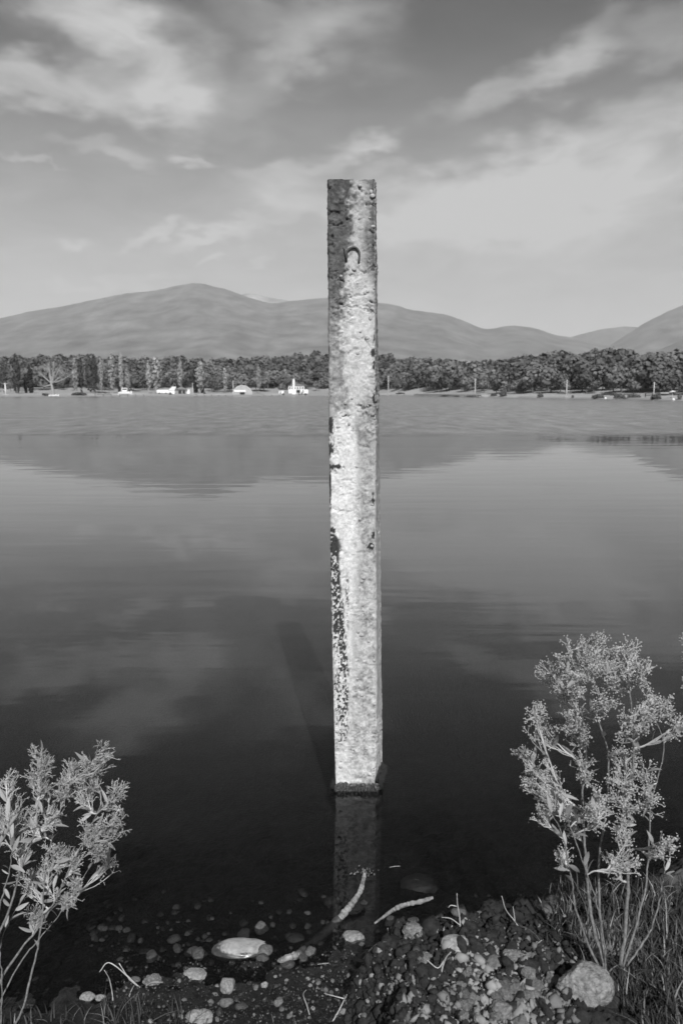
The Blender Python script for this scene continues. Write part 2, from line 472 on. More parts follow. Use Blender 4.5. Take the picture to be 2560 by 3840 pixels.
YS_X = [-60, -6, -2, -1.2, -.8, -.3, 0, .1, .3, .6, .9, 1.2, 1.6, 3, 8, 60]
YS_Y = [-3, 1.2, 2.05, 2.2, 2.3, 2.40, 2.45, 2.5, 2.6, 2.66, 2.74, 2.9, 3.1, 3.3, 3.6, 20]


def near_ground(x, y, detail=True):
    x = np.asarray(x, float); y = np.asarray(y, float)
    ys = np.interp(x, YS_X, YS_Y)
    P = np.stack([x, y, np.zeros_like(x)], 1)
    wob = fbm(P * 5.0, 3, 3) * .05
    t = y - ys - wob
    bed = -(.13 * np.clip(t, 0, 1.2) + .035 * np.clip(t - 1.2, 0, 4) + .07 * np.clip(t - 5.2, 0, 20) + .02 * np.clip(t - 26, 0, 60))
    beach = .10 * np.clip(-t, 0, .8) + .12 * np.clip(-t - .8, 0, 3)
    z = np.where(t > 0, bed, beach)
    mound = .25 * sstep(.0, .17, x + fbm(P * 7, 2, 9) * .05) * sstep(.02, .36, -t) * (1 - .35 * sstep(1.2, 2.2, x))
    mound = mound * (1 - .15 * sstep(.1, .9, -t))
    z = z + mound
    leftb = .09 * sstep(-.35, -.75, x) * sstep(.1, .5, -t)
    z = z + leftb
    if detail:
        soil = np.clip(mound / .2, 0, 1)
        z = z + soil * (.055 * fbm(P * 8, 3, 21) + .050 * (np.abs(fbm(P * 19, 3, 31)) - .25) + .024 * (np.abs(fbm(P * 52, 2, 41)) - .25) + .008 * fbm(P * 110, 1, 43))
        rest = (1 - soil) * sstep(2.2, -.1, t)
        z = z + rest * (.018 * fbm(P * 14, 3, 51) + .008 * fbm(P * 55, 2, 61))
    return z


def ground_z(x, y, detail=True):
    x = np.atleast_1d(np.asarray(x, float)); y = np.atleast_1d(np.asarray(y, float))
    return np.maximum(near_ground(x, y, detail), far_land(x, y))


def seg(a, b, d): return list(np.arange(a, b, d))
def geo(a, b, n): return list(np.geomspace(a, b, n, endpoint=False))


def build_ground():
    ypos = [-900, -300, -100, -40, -15, -6, -2, 0, .6, 1.0, 1.2] + seg(1.35, 1.7, .0105) + seg(1.7, 2.75, .0068) + seg(2.75, 3.4, .0105) + seg(3.4, 4.6, .03) + geo(4.6, 130, 60) + seg(130, 470, 4.5) + geo(470, 1100, 30) + geo(1100, 15600, 12) + [15600]
    xp = seg(1.35, 2.4, .04) + geo(2.4, 20, 26) + seg(20, 170, 5) + geo(170, 700, 24) + geo(700, 15800, 10) + [15800]
    xpos = [-v for v in xp[::-1]] + seg(-1.35, -.05, .0105) + seg(-.05, 1.12, .0068) + seg(1.12, 1.35, .0105) + xp
    xs = np.array(xpos); ys = np.array(ypos)
    X, Y = np.meshgrid(xs, ys); x = X.ravel(); y = Y.ravel()
    z = ground_z(x, y)
    nx, ny = len(xs), len(ys)
    i = np.arange(nx - 1)[None, :] + nx * np.arange(ny - 1)[:, None]; i = i.ravel()
    Fq = np.stack([i, i + 1, i + 1 + nx, i + nx], 1)
    P = np.stack([x, y, z], 1); P2 = np.stack([x, y, 0 * z], 1)
    # albedo: moist soil, drier pale crumbs, silt on the bed, grass fields far away
    dry = sstep(.05, .5, fbm(P2 * 6, 4, 71) + .55 * np.exp(-(((x - .62) / .28) ** 2 + ((y - 1.93) / .28) ** 2)) - .12) * sstep(.06, .2, z)
    a = (.022 - .010 * sstep(.09, .03, z)) + .20 * dry * (.6 + .4 * fbm(P2 * 45, 2, 77))
    silt = sstep(-.10, -.20, z)
    a = np.where(z < 0.012, .015 + .022 * silt + .040 * sstep(-.16, -.24, z) + .008 * fbm(P2 * 20, 3, 81), a)
    far = y > 60
    fieldn = .34 + .10 * fbm(P2 * np.array([.05, .012, 1]), 4, 91)
    a = np.where(far & (z > -.5), fieldn, a)
    a = np.where(far & (z > 4), .05, a)
    strip = far & (z > .0) & (z < .45)
    a = np.where(strip, .26, a)
    o = mk('ground', P, Fq, M['ground'], attrs={'alb': a, 'rough': np.where(y < 60, .92 - .55 * sstep(.07, .02, z + .02 * fbm(P2 * 12, 2, 95)), .9)})
    tag(o, kind='structure')


build_ground()

# water: one sheet; ground and far shore rise through it
wv = [(-2500, -60, 0), (2500, -60, 0), (2500, 900, 0), (-2500, 900, 0)]
tag(mk('lake_water', wv, [(0, 1, 2, 3)], M['water'], smooth=False), kind='structure')


# ------------------------------------------------------------------ mountains
def mountain(profile, dist, depth, seed, alb, rel=.055, na=420, nd=110, base=0.0):
    pa = np.array([ray(*p)[0] / ray(*p)[1] for p in profile]); pe = np.array([ray(*p)[2] / ray(*p)[1] for p in profile])
    aa = np.linspace(pa[0], pa[-1], na); ee = np.interp(aa, pa, pe)
    k = np.ones(7) / 7; ee = np.convolve(np.pad(ee, 3, mode='edge'), k, 'valid')
    tt = np.linspace(-1, 1.0, nd)                     # -1 foot towards the lake, 0 ridge, 1 foot behind
    A, T = np.meshgrid(aa, tt); E = np.meshgrid(ee, tt)[0]
    Y = dist + T * depth * np.where(T < 0, 1, .8)
    X = A * Y
    ridge = E * dist + H
    shape = np.where(T < 0, (1 + T) ** 1.15, (1 - T) ** 1.1)
    P = np.stack([X.ravel() / dist * 14, Y.ravel() / dist * 14, np.zeros(X.size)], 1)
    nz = fbm(P, 5, seed, ridged=True).reshape(X.shape)
    env = np.clip(-T * 1.0, 0, 1) * np.clip((1 + T) * 3, 0, 1) * 4 * rel
    Z = ridge * shape * (1 + env * nz * .55) + base * (1 - np.abs(T))
    # small raggedness of trees along the skyline
    Z += ridge * .006 * fbm(P * 9, 3, seed + 5).reshape(X.shape) * (1 - np.abs(T))
    Z = np.minimum(Z, (E * Y + H) * 1.0 + np.where(np.abs(T) < .02, ridge * .006, 0) + np.where(T < -.02, -2.0, 0) + np.where(T > .02, 0, 0))
    Z[0, :] = -40; Z[-1, :] = -40
    nrow, ncol = X.shape
    i = (np.arange(ncol - 1)[None, :] + ncol * np.arange(nrow - 1)[:, None]).ravel()
    Fq = np.stack([i, i + 1, i + 1 + ncol, i + ncol], 1)
    PZ = np.stack([X.ravel() / dist * 55, Y.ravel() / dist * 10, Z.ravel() / dist * 75], 1)
    al = alb * np.clip(1 + .45 * fbm(PZ, 4, seed + 8, gain=.7), .4, 2)  # alb is raised so the slope colour carries part of the haze
    o = mk('mountain', np.stack([X.ravel(), Y.ravel(), Z.ravel()], 1), Fq, M['mountain'], attrs={'alb': al})
    return tag(o, kind='structure'), (pa, pe)


MAIN = [(-1200, 1300), (-700, 1270), (-300, 1228), (0, 1193), (106, 1167), (229, 1147), (327, 1127), (457, 1100), (588, 1087), (637, 1073), (718, 1059), (759, 1059), (816, 1075), (865, 1087),
        (906, 1104), (963, 1122), (1020, 1139), (1086, 1125), (1159, 1121), (1229, 1112), (1320, 1118), (1415, 1133), (1476, 1139), (1541, 1161), (1672, 1177), (1737, 1200), (1786, 1224),
        (1827, 1237), (1900, 1219), (1933, 1219), (2015, 1230), (2080, 1257), (2145, 1263), (2219, 1282), (2284, 1295), (2357, 1306), (2406, 1322), (2464, 1335), (2700, 1370)]
mountain(MAIN, 8000, 3800, 101, .14)
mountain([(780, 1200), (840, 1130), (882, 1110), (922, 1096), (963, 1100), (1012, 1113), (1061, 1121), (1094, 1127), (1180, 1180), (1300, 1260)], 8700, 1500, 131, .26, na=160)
mountain([(1950, 1340), (2060, 1290), (2129, 1265), (2186, 1249), (2260, 1231), (2333, 1222), (2382, 1224), (2480, 1240), (2700, 1260)], 10500, 1800, 151, .13, na=160)
mountain([(2150, 1350), (2230, 1320), (2288, 1295), (2333, 1261), (2382, 1233), (2415, 1204), (2447, 1196), (2488, 1171), (2560, 1140), (2700, 1105), (2900, 1090), (3400, 1090), (4000, 1130)], 8900, 2600, 171, .13, na=200)
mountain([(2300, 1372), (2400, 1338), (2480, 1306), (2560, 1272), (2700, 1240), (3000, 1200), (3600, 1200)], 6800, 2000, 191, .12, na=160)


# ------------------------------------------------------------------ trees of the far shore
def leaf_cloud(n, seed, lobes, size, zsq=1.0, out_bias=1.0):
    """n small leafy quads spread over lobes (cx,cy,cz,r); returns V,F"""
    r = np.random.default_rng(seed); V = np.zeros((n, 4, 3))
    lob = np.array(lobes); w = lob[:, 3] ** 2; idx = r.choice(len(lob), n, p=w / w.sum())
    d = r.normal(size=(n, 3)); d /= np.linalg.norm(d, axis=1)[:, None]
    rr = lob[idx, 3] * (.62 + .45 * r.random(n) ** .7)
    c = lob[idx, :3] + d * rr[:, None] * np.array([1, 1, zsq])
    nrm = d * out_bias + r.normal(size=(n, 3)) * .55; nrm /= np.linalg.norm(nrm, axis=1)[:, None]
    u = np.cross(nrm, r.normal(size=(n, 3))); u /= np.linalg.norm(u, axis=1)[:, None]
    v = np.cross(nrm, u)
    s = size * (.6 + .8 * r.random(n))[:, None]
    e = .7 + .6 * r.random((n, 4))
    for k, (a, b) in enumerate(((-1, -1), (1, -.8), (.9, 1), (-.8, .9))):
        V[:, k] = c + (u * a + v * b) * s * e[:, k:k + 1]
    return V.reshape(-1, 3), np.arange(4 * n).reshape(n, 4)


def broadleaf(seed, n=540, h=10.0):
    r = np.random.default_rng(seed); lobes = [(0, 0, h * .62, h * .27)]
    for k in range(9):
        a = r.random() * 2 * pi; q = r.random()
        rad = h * (.30 * (1 - q * .55)); z = h * (.34 + .50 * q)
        lobes.append((rad * cos(a), rad * sin(a), z, h * (.15 + .08 * r.random())))
    V, Fq = leaf_cloud(n, seed + 1, lobes, h * .043, out_bias=1.9)
    return V, Fq


def trunk_mesh(h, r, name='trunk', limbs=4, seed=0, m=None):
    b = MB(); q = np.random.default_rng(seed)
    b.tube([(0, 0, -.4), (.03 * h, 0, h * .3), (0, .02 * h, h * .65)], [r, r * .75, r * .3], 7)
    for k in range(limbs):
        a = q.random() * 2 * pi; z0 = h * (.28 + .25 * q.random())
        b.tube([(.02 * h, 0, z0), (.14 * h * cos(a), .14 * h * sin(a), z0 + .16 * h), (.22 * h * cos(a), .22 * h * sin(a), z0 + .3 * h)], [r * .45, r * .28, r * .1], 5)
    return b.mesh(name, m or M['far_bark'])


BROAD = [broadleaf(200 + 10 * k) for k in range(5)]
crown_me = [mk('crown', V, Fq, M['crown'], link=False) for V, Fq in BROAD]
trunk_me = [trunk_mesh(10, .28, seed=k) for k in range(3)]


def spindle(h, w, n, seed, size, lobn=14, low=.06):
    r = np.random.default_rng(seed); lobes = []
    for k in range(lobn):
        q = (k + .5) / lobn; z = h * (low + (1 - low) * q)
        rad = w / 2 * (np.sin(pi * (q * .86 + .1)) ** .8) * (.75 + .35 * r.random())
        lobes.append((r.normal() * w * .05, r.normal() * w * .05, z, max(rad, w * .08)))
    return leaf_cloud(n, seed + 3, lobes, size, zsq=1.6)


def put_tree(name, crown, trunk, loc, s, rz, label, cat, group):
    o = empty(name, loc, rz, s)
    c = ob('crown', crown, o); t_ = ob('trunk', trunk, o)
    return tag(o, label, cat, group)


# scatter over the slope
cand = []
r_ = np.random.default_rng(33)
tries = 0
occ = {}
while len(cand) < 2100 and tries < 60000:
    tries += 1
    a = r_.uniform(-.50, .50)
    bd, rd = float(base_d(a)), float(ridge_d(a))
    d = bd + (rd + 60 - bd) * r_.random() ** .9
    x = a * d; key = (int(x // 5.0), int(d // 6.5))
    if key in occ:
        continue
    occ[key] = 1
    cand.append((d, x, a))
cand.sort(key=lambda c: (c[0] - float(base_d(c[2]))))
in_view = lambda a: abs(a) < .44
cand_z = ground_z(np.array([c[1] for c in cand]), np.array([c[0] for c in cand]), False)
mass_V = []; mass_F = []; mass_A = []; nm = 0
singles = 0
for k, (d, x, a) in enumerate(cand):
    z = float(cand_z[k]); s = .55 + .75 * r_.random() ** 1.4; rz = r_.random() * 6.28
    front = d - float(base_d(a))
    if front < 18: s *= .8
    if a < 0 and front < 25 and r_.random() < .4:
        continue
    if singles < 285 and in_view(a):
        singles += 1
        o = put_tree('broadleaf_tree', crown_me[k % 5], trunk_me[k % 3], (x, d, z - .1), (s * (1 + .25 * r_.random()), s * 1.1, s), rz,
                     'rounded broadleaf tree in the front ranks of the dark wood behind the far shore', 'tree', 'trees along the front of the far wood')
    else:
        V, Fq = BROAD[k % 5]
        sel = np.arange(len(Fq))[::2] if front > 60 else np.arange(len(Fq))
        Vq = V.reshape(-1, 4, 3)[sel]
        if front > 60:
            cq = Vq.mean(1, keepdims=True); Vq = cq + (Vq - cq) * 1.35
        ca, sa = cos(rz), sin(rz); w = Vq.reshape(-1, 3) * s
        w = np.stack([w[:, 0] * ca - w[:, 1] * sa, w[:, 0] * sa + w[:, 1] * ca, w[:, 2]], 1) + np.array([x, d, z - .4])
        mass_V.append(w); mass_A.append(np.full(len(w), .085 + .10 * r_.random()))
        mass_F.append(np.arange(len(w)).reshape(-1, 4) + nm); nm += len(w)
mass = mk('forest', np.concatenate(mass_V), np.concatenate(mass_F), M['wood_mass'], attrs={'alb': np.concatenate(mass_A)})
tag(mass, 'dense dark wood rising over the low hill behind the far shore', 'wood', kind='stuff')


def far_pt(px, pybase, back):
    """ground point seen at column px, 'back' metres behind the far waterline"""
    a = ray(px, pybase)[0] / ray(px, pybase)[1]
    y = float(shore_d(a)) + back
    x = a * y
    return x, y, float(ground_z(x, y, False)[0])


def px_h(px, py, y): return at_y(px, py, y)[2]


# cypresses: px, top, width px
cyp_mesh = mk('crown', *spindle(10, 2.6, 420, 301, .38), M['cypress'], link=False)
cyp_trunk = trunk_mesh(10, .2, limbs=0)
for px, top, wpx, lab in [(66, 1392, 22, 'dark cypress by the tall pine, beside the bare tree'), (98, 1410, 13, 'thin short dark cypress between two broader cypresses'),
                          (116, 1376, 22, 'tall dark spindle cypress nearest the pale bare tree'), (449, 1412, 13, 'slim dark cypress behind the white cabin boat'),
                          (736, 1378, 26, 'tallest dark cypress standing beside the dark gabled hut'), (758, 1420, 17, 'short dark cypress close against the tallest cypress')]:
    x, y, z = far_pt(px, 1465, 62)
    h = px_h(px, top, y) - z; w = wpx / F * y
    o = empty('cypress_tree', (x, y, z), px % 6, (w / 2.6, w / 2.6, h / 10)); ob('crown', cyp_mesh, o); ob('trunk', cyp_trunk, o)
    tag(o, lab + ' on the far shore', 'tree', 'cypresses on the far shore')
# poplars
pop_me = [mk('crown', *spindle(10, 2.4, 360, 320 + k, .26, low=.12), M['poplar'], link=False) for k in range(2)]
popd_me = mk('crown', *spindle(10, 2.4, 360, 330, .32, low=.1), M['poplar_dark'], link=False)
pop_trunk = trunk_mesh(10, .14, limbs=3, m=M['far_bark_pale'], seed=5)
for k, (px, top, wpx, dark) in enumerate([(285, 1342, 20, 0), (381, 1338, 16, 0), (423, 1322, 24, 0), (456, 1320, 17, 0), (479, 1378, 20, 0), (590, 1338, 36, 0), (677, 1344, 17, 0), (752, 1354, 34, 0),
                                          (970, 1366, 18, 0), (560, 1350, 18, 0), (306, 1343, 22, 1), (338, 1335, 24, 1), (357, 1331, 22, 1), (66, 1329, 26, 1), (18, 1350, 22, 1), (845, 1378, 18, 0)]):
    x, y, z = far_pt(px, 1463, 50 + 3 * (k % 4))
    h = px_h(px, top, y) - z; w = wpx / F * y
    o = empty('poplar_tree', (x, y, z), k * 1.3, (w / 2.4, w / 2.4, h / 10)); ob('crown', popd_me if dark else pop_me[k % 2], o); ob('trunk', pop_trunk, o)
    near = {285: 'beside the bare pale tree', 381: 'just left of the pair of tallest pale poplars', 423: 'broader of the two tallest, over the dock', 456: 'slimmer of the two tallest, above the white boat',
            479: 'short one beside the slim cypress', 590: 'broad one above the white trailer', 677: 'very slim, right above the gabled hut', 752: 'broad one behind the tallest cypress', 970: 'pointed one standing alone right of the greenhouse',
            560: 'slim one left of the white trailer', 306: 'shortest of the three close together', 338: 'middle of the three close together', 357: 'tallest of the three close together', 66: 'above the cypresses near the picture edge',
            18: 'at the picture edge behind the stout white post', 845: 'short one left of the greenhouse mast'}[px]
    tag(o, ('dark narrow poplar on the far shore, ' if dark else 'pale narrow poplar on the far shore, ') + near, 'tree', 'dark poplars on the far shore' if dark else 'pale poplars on the far shore')


def bare_tree():
    x, y, z = far_pt(200, 1474, 12)
    o = empty('bare_tree', (x, y, z)); s = y / F                      # metres per photo pixel
    loc = lambda px, py, dy=0: ((px - 200) * s, dy, (1474 - py) * s)
    q = np.random.default_rng(5); b = MB()
    b.tube(smooth_path([(0, 0, -.3), loc(199, 1455), loc(195, 1430), loc(196, 1405)], 10), [.62, .5, .42, .3], 8)
    b.build('trunk', M['far_bark_pale'], o, True)
    for tips in [(147, 1380), (160, 1395), (178, 1362), (190, 1352), (205, 1358), (222, 1368), (236, 1372), (252, 1398), (275, 1392), (150, 1440), (215, 1385), (185, 1378)]:
        b = MB(); st = loc(197, 1432 if tips[1] < 1430 else 1436); en = loc(*tips, dy=q.normal() * 2)
        mid = [(st[i] * .45 + en[i] * .55) + (q.normal() * .3) for i in range(3)]
        P = smooth_path([st, mid, en], 10); b.tube(P, [.3, .2, .08], 6)
        for t in range(26):
            i = q.integers(4, len(P)); p = P[i]; dv = np.array((q.normal() * 1.0, q.normal() * .8, abs(q.normal()) * 1.0 + .2))
            b.tube([p, p + dv * .6, p + dv], [.07, .05, .03], 4)
        b.build('limb', M['far_bark_pale'], o, True)
    tag(o, 'bare pale spreading tree at the far waterside above a small white boat', 'tree')


bare_tree()

# waterside bushes
bush_V, bush_F = leaf_cloud(420, 411, [(0, 0, .45, .5), (.5, .1, .35, .42), (-.5, 0, .36, .42), (.15, .3, .6, .35), (-.2, -.2, .55, .35), (.8, 0, .2, .25), (-.8, .1, .2, .25)], .085)
bush_me = mk('foliage', bush_V, bush_F, M['bush'], link=False)
bush_stem = MB().tube([(0, 0, -.2), (.05, 0, .25), (.12, .05, .6)], [.05, .04, .02], 5).tube([(0, 0, 0), (-.2, .05, .3), (-.35, 0, .5)], [.04, .03, .015], 5).mesh('stem', M['far_bark'])
for px, py, wpx, hpx, back, lab in [(1886, 1482, 48, 22, 6, 'spreading dark bush at the far waterline, left of three rounder ones'), (2024, 1489, 40, 16, 3, 'round dark bush at the far waterline between two masts'),
                                    (2146, 1493, 20, 11, 2, 'small dark bush just beside the third mast'), (2240, 1496, 48, 16, 2, 'dark bush with a white buoy at its side'),
                                    (2320, 1496, 44, 19, 3, 'tall dark bush at the far waterline, right of the white buoy'), (2375, 1492, 50, 14, 8, 'low grey bush behind the waterline near the last mast'),
                                    (2457, 1502, 48, 18, 2, 'dark bush in front of the last mast and its pale deck'), (2546, 1502, 34, 20, 3, 'dark bush by the white parasol'),
                                    (172, 1480, 48, 9, 5, 'low flat bush beside the bare pale tree'), (298, 1480, 60, 12, 6, 'wide low bush between the small boat and the long dock'),
                                    (385, 1478, 60, 12, 14, 'wide low bush behind the long pale dock'), (767, 1477, 16, 13, 12, 'small dark round bush near the short cypress'),
                                    (1063, 1484, 8, 9, 4, 'tiny dark bush alone before the white house'), (1122, 1484, 7, 9, 4, 'tiny dark bush below the white tower'),
                                    (1131, 1482, 7, 13, 5, 'thin upright dark bush before the white house'), (1146, 1484, 16, 8, 4, 'flat small dark bush before the house annex'),
                                    (1850, 1484, 24, 10, 7, 'small dark bush left of the spreading waterline bush'), (1500, 1477, 34, 7, 20, 'low dark bush beside the first mast'),
                                    (639, 1474, 13, 9, 20, 'small dark bush below the white wall of the hut'), (2300, 1466, 30, 12, 40, 'small pale bush at the edge of the wood')]:
    x, y, z = far_pt(px, py, back)
    w = wpx / F * y; h = hpx / F * y
    o = empty('bush', (x, y, z), px % 5, (w / 2.0, w / 2.4, h / .95)); ob('foliage', bush_me, o); ob('stem', bush_stem, o)
    tag(o, lab, 'bush', 'bushes along the far shore')


# ------------------------------------------------------------------ buildings, boats, masts on the far shore
def facing(o): o.rotation_euler[2] = -math.atan2(o.location.x, o.location.y)


def gable(b, w, d, z0, z1, dx=0):
    v = [(-w / 2 + dx, -d / 2, z0), (w / 2 + dx, -d / 2, z0), (w / 2 + dx, d / 2, z0), (-w / 2 + dx, d / 2, z0), (dx, -d / 2, z1), (dx, d / 2, z1)]
    b.add(v, [(0, 1, 4), (3, 5, 2), (0, 4, 5, 3), (1, 2, 5, 4), (0, 3, 2, 1)])


def white_house():
    x, y, z = far_pt(1111, 1464, 55); s = y / F
    o = empty('white_house', (x, y, z - .1)); facing(o)
    w, h, d = 58 * s, 27 * s, 7.0
    MB().box((0, 0, h / 2), (w, d, h)).build('wall', M['white'], o)
    b = MB(); ro = .35
    b.add([(-w / 2 - ro, -d / 2 - ro, h), (w / 2 + ro, -d / 2 - ro, h), (w / 2 + ro, d / 2 + ro, h), (-w / 2 - ro, d / 2 + ro, h), (-w / 2 + 2, 0, h + 8 * s), (w / 2 - 2, 0, h + 8 * s)],
          [(0, 1, 5, 4), (2, 3, 4, 5), (1, 2, 5), (3, 0, 4), (0, 3, 2, 1)])
    b.build('roof', M['roof'], o)
    for k in range(6):
        xx = -w / 2 + w * (k + .6) / 6.2
        f = MB().box((xx, -d / 2 - .03, h * .72), (w * .11, .1, h * .34)).build('window', M['white'], o)
        MB().box((xx, -d / 2 - .09, h * .72), (w * .09, .05, h * .30)).build('pane', M['glass'], f)
    MB().box((w * .12, -d / 2 - .05, h * .28), (w * .24, .12, h * .42)).build('doorway', M['darkopen'], o)
    MB().box((w * .42, -d / 2 - .05, h * .25), (w * .1, .1, h * .4)).build('door', M['greywall'], o)
    MB().box((w / 2 + 1.0, .5, h * .28), (1.9, 4, h * .56)).build('annex', M['white'], o)
    MB().box((w / 2 + 1.0, .5, h * .56 + .1), (2.1, 4.2, .16)).build('annex_roof', M['roof'], o)
    tag(o, 'white two-storey house with a dark hipped roof on the far shore', 'house')
    x, y, z = far_pt(1101.5, 1470, 30); s = y / F; hh = 59 * s; ww = 7 * s
    o = empty('white_tower', (x, y, z - .1)); facing(o)
    MB().box((0, 0, hh * .44), (ww, ww, hh * .88)).build('shaft', M['white'], o)
    b = MB(); q = ww * .5
    b.add([(-q, -q, hh * .882), (q, -q, hh * .882), (q, q, hh * .882), (-q, q, hh * .882), (0, 0, hh)], [(0, 1, 4), (1, 2, 4), (2, 3, 4), (3, 0, 4), (3, 2, 1, 0)]); b.build('cap', M['white'], o)
    MB().box((0, 0, .35), (ww * 1.9, ww * 1.9, .7)).build('base', M['white'], o)
    tag(o, 'slender white tower in front of the white two-storey house', 'tower')
    x, y, z = far_pt(1055, 1465, 50); s = y / F
    o = empty('shed', (x, y, z - .1)); facing(o)
    MB().box((0, 0, 6.5 * s), (19 * s, 3, 13 * s)).build('wall', M['white'], o)
    MB().box((0, -.1, 13 * s + .12), (21 * s, 3.5, .22)).build('roof', M['roof'], o)
    MB().box((-3 * s, -1.53, 4.5 * s), (5 * s, .08, 9 * s)).build('door', M['greywall'], o)
    tag(o, 'small white flat-roofed shed beside the white two-storey house', 'shed')


def boat_obj(name, x, y, z, ln, h, lab, cabin=False, m='white'):
    o = empty(name, (x, y, z))
    # hull: lofted sections
    n = 9; V = []; Fs = []
    for i in range(n):
        t = i / (n - 1); u = (t - .5) * ln
        wid = .5 * min(1.6, ln * .28) * (1 - (2 * t - 1) ** 4) ** .5 * (1 if t < .6 else max(.06, 1 - ((t - .6) / .4) ** 2)) + .03
        top = h * (.85 + .35 * t * t)
        V += [(u, -wid, top), (u, -wid * .75, h * .25), (u, 0, 0.0), (u, wid * .75, h * .25), (u, wid, top)]
    for i in range(n - 1):
        for j in range(4):
            Fs.append((i * 5 + j, (i + 1) * 5 + j, (i + 1) * 5 + j + 1, i * 5 + j + 1))
        Fs.append((i * 5 + 4, (i + 1) * 5 + 4, (i + 1) * 5, i * 5))
    Fs.append((0, 1, 2, 3, 4)); Fs.append(tuple((n - 1) * 5 + j for j in (4, 3, 2, 1, 0)))
    mk('hull', V, Fs, M[m], o, False)
    MB().box((0, 0, h * .98), (ln * .8, min(1.4, ln * .2), h * .16)).build('deck', M['dock'], o)
    if cabin:
        c = MB().box((-.04 * ln, 0, h * 1.55), (ln * .38, min(1.5, ln * .2), h * 1.1)).build('cabin', M[m], o)
        MB().box((-.04 * ln, -min(1.5, ln * .2) / 2 - .03, h * 1.7), (ln * .3, .05, h * .4)).build('window', M['glass'], c)
    return tag(o, lab, 'boat')


white_house()
x, y, z = far_pt(213, 1480, 2); s = y / F
facing(boat_obj('boat', x, y - 3, 0.0, 36 * s, 7 * s, 'small white open boat at the waterline under the bare tree'))
x, y, z = far_pt(470, 1478, 14); s = y / F
facing(boat_obj('cabin_boat', x, y, z, 50 * s, 12 * s, 'white cabin boat drawn up behind the long pale dock', True))


def dock(px0, px1, py, back, lab, hgt=.45):
    a = far_pt(px0, py, back); b_ = far_pt(px1, py, back)
    o = empty('dock', ((a[0] + b_[0]) / 2, (a[1] + b_[1]) / 2, 0)); ln = math.hypot(b_[0] - a[0], b_[1] - a[1])
    o.rotation_euler[2] = math.atan2(b_[1] - a[1], b_[0] - a[0])
    MB().box((0, 0, hgt + .55), (ln, 2.2, .28)).build('deck', M['dock'], o)
    n = max(2, int(ln / 3))
    pm = MB().tube([(0, 0, -1.5), (0, 0, .4 + hgt)], .12, 6).mesh('post', M['far_bark'])
    for k in range(n + 1):
        p = ob('post', pm, o); p.location = (-ln / 2 + .2 + k * (ln - .4) / n, -1.0, 0)
    tag(o, lab, 'dock')


dock(355, 540, 1483, -4, 'long pale dock before the white cabin boat')
dock(735, 870, 1484, -4, 'low pale dock in front of the arched greenhouse', .2)
dock(985, 1045, 1484, -6, 'short low dock left of the tiny bushes', .2)
dock(1560, 1815, 1486, -3, 'long thin pale dock at the foot of the second mast', .1)
dock(2430, 2490, 1487, 16, 'pale raised deck behind the last mast', 1.0)


def hut():
    x, y, z = far_pt(672, 1466, 48); s = y / F
    o = empty('hut', (x, y, z - .1)); facing(o)
    MB().box((8 * s, 0, 8 * s), (38 * s, 5, 16 * s)).build('wall', M['greywall'], o)
    b = MB(); gable(b, 44 * s, 6.2, 16 * s, 27 * s, 8 * s); b.build('roof', M['roof'], o)
    MB().box((3 * s, -2.55, 6 * s), (11 * s, .14, 12 * s)).build('doorway', M['darkopen'], o)
    MB().box((17 * s, -2.55, 6 * s), (9 * s, .14, 12 * s)).build('doorway', M['darkopen'], o)
    MB().box((-27 * s, .2, 7 * s), (22 * s, 4.6, 14 * s)).build('side_wall', M['white'], o)
    b = MB(); b.add([(-38 * s, -2.3, 14 * s), (-16 * s, -2.3, 14 * s), (-10 * s, 2.4, 27 * s), (-26 * s, 2.4, 27 * s), (-38 * s, -2.3, 13 * s), (-16 * s, -2.3, 13 * s), (-10 * s, 2.4, 13 * s), (-26 * s, 2.4, 13 * s)],
                    [(0, 1, 2, 3), (4, 7, 6, 5), (0, 4, 5, 1), (1, 5, 6, 2), (2, 6, 7, 3), (3, 7, 4, 0)]); b.build('lean_to_roof', M['white'], o)
    MB().box((33 * s, 0, 8 * s), (11 * s, 4, 16 * s)).build('lean_to', M['white'], o)
    tag(o, 'dark gabled hut with white lean-to and sloping white roof on the far shore', 'hut')
    x, y, z = far_pt(610, 1466, 46); s = y / F
    o = empty('trailer', (x, y, z)); facing(o)
    MB().box((0, 0, 7 * s + .25), (42 * s, 2.4, 11 * s)).build('body', M['white'], o)
    wm = MB().tube([(0, -.1, 0), (0, .1, 0)], .32, 12).mesh('wheel', M['darkopen'])
    for k in (-.28, .28):
        q = ob('wheel', wm, o); q.location = (k * 42 * s, -1.1, .3)
    tag(o, 'long low white trailer standing beside the gabled hut', 'trailer')


hut()


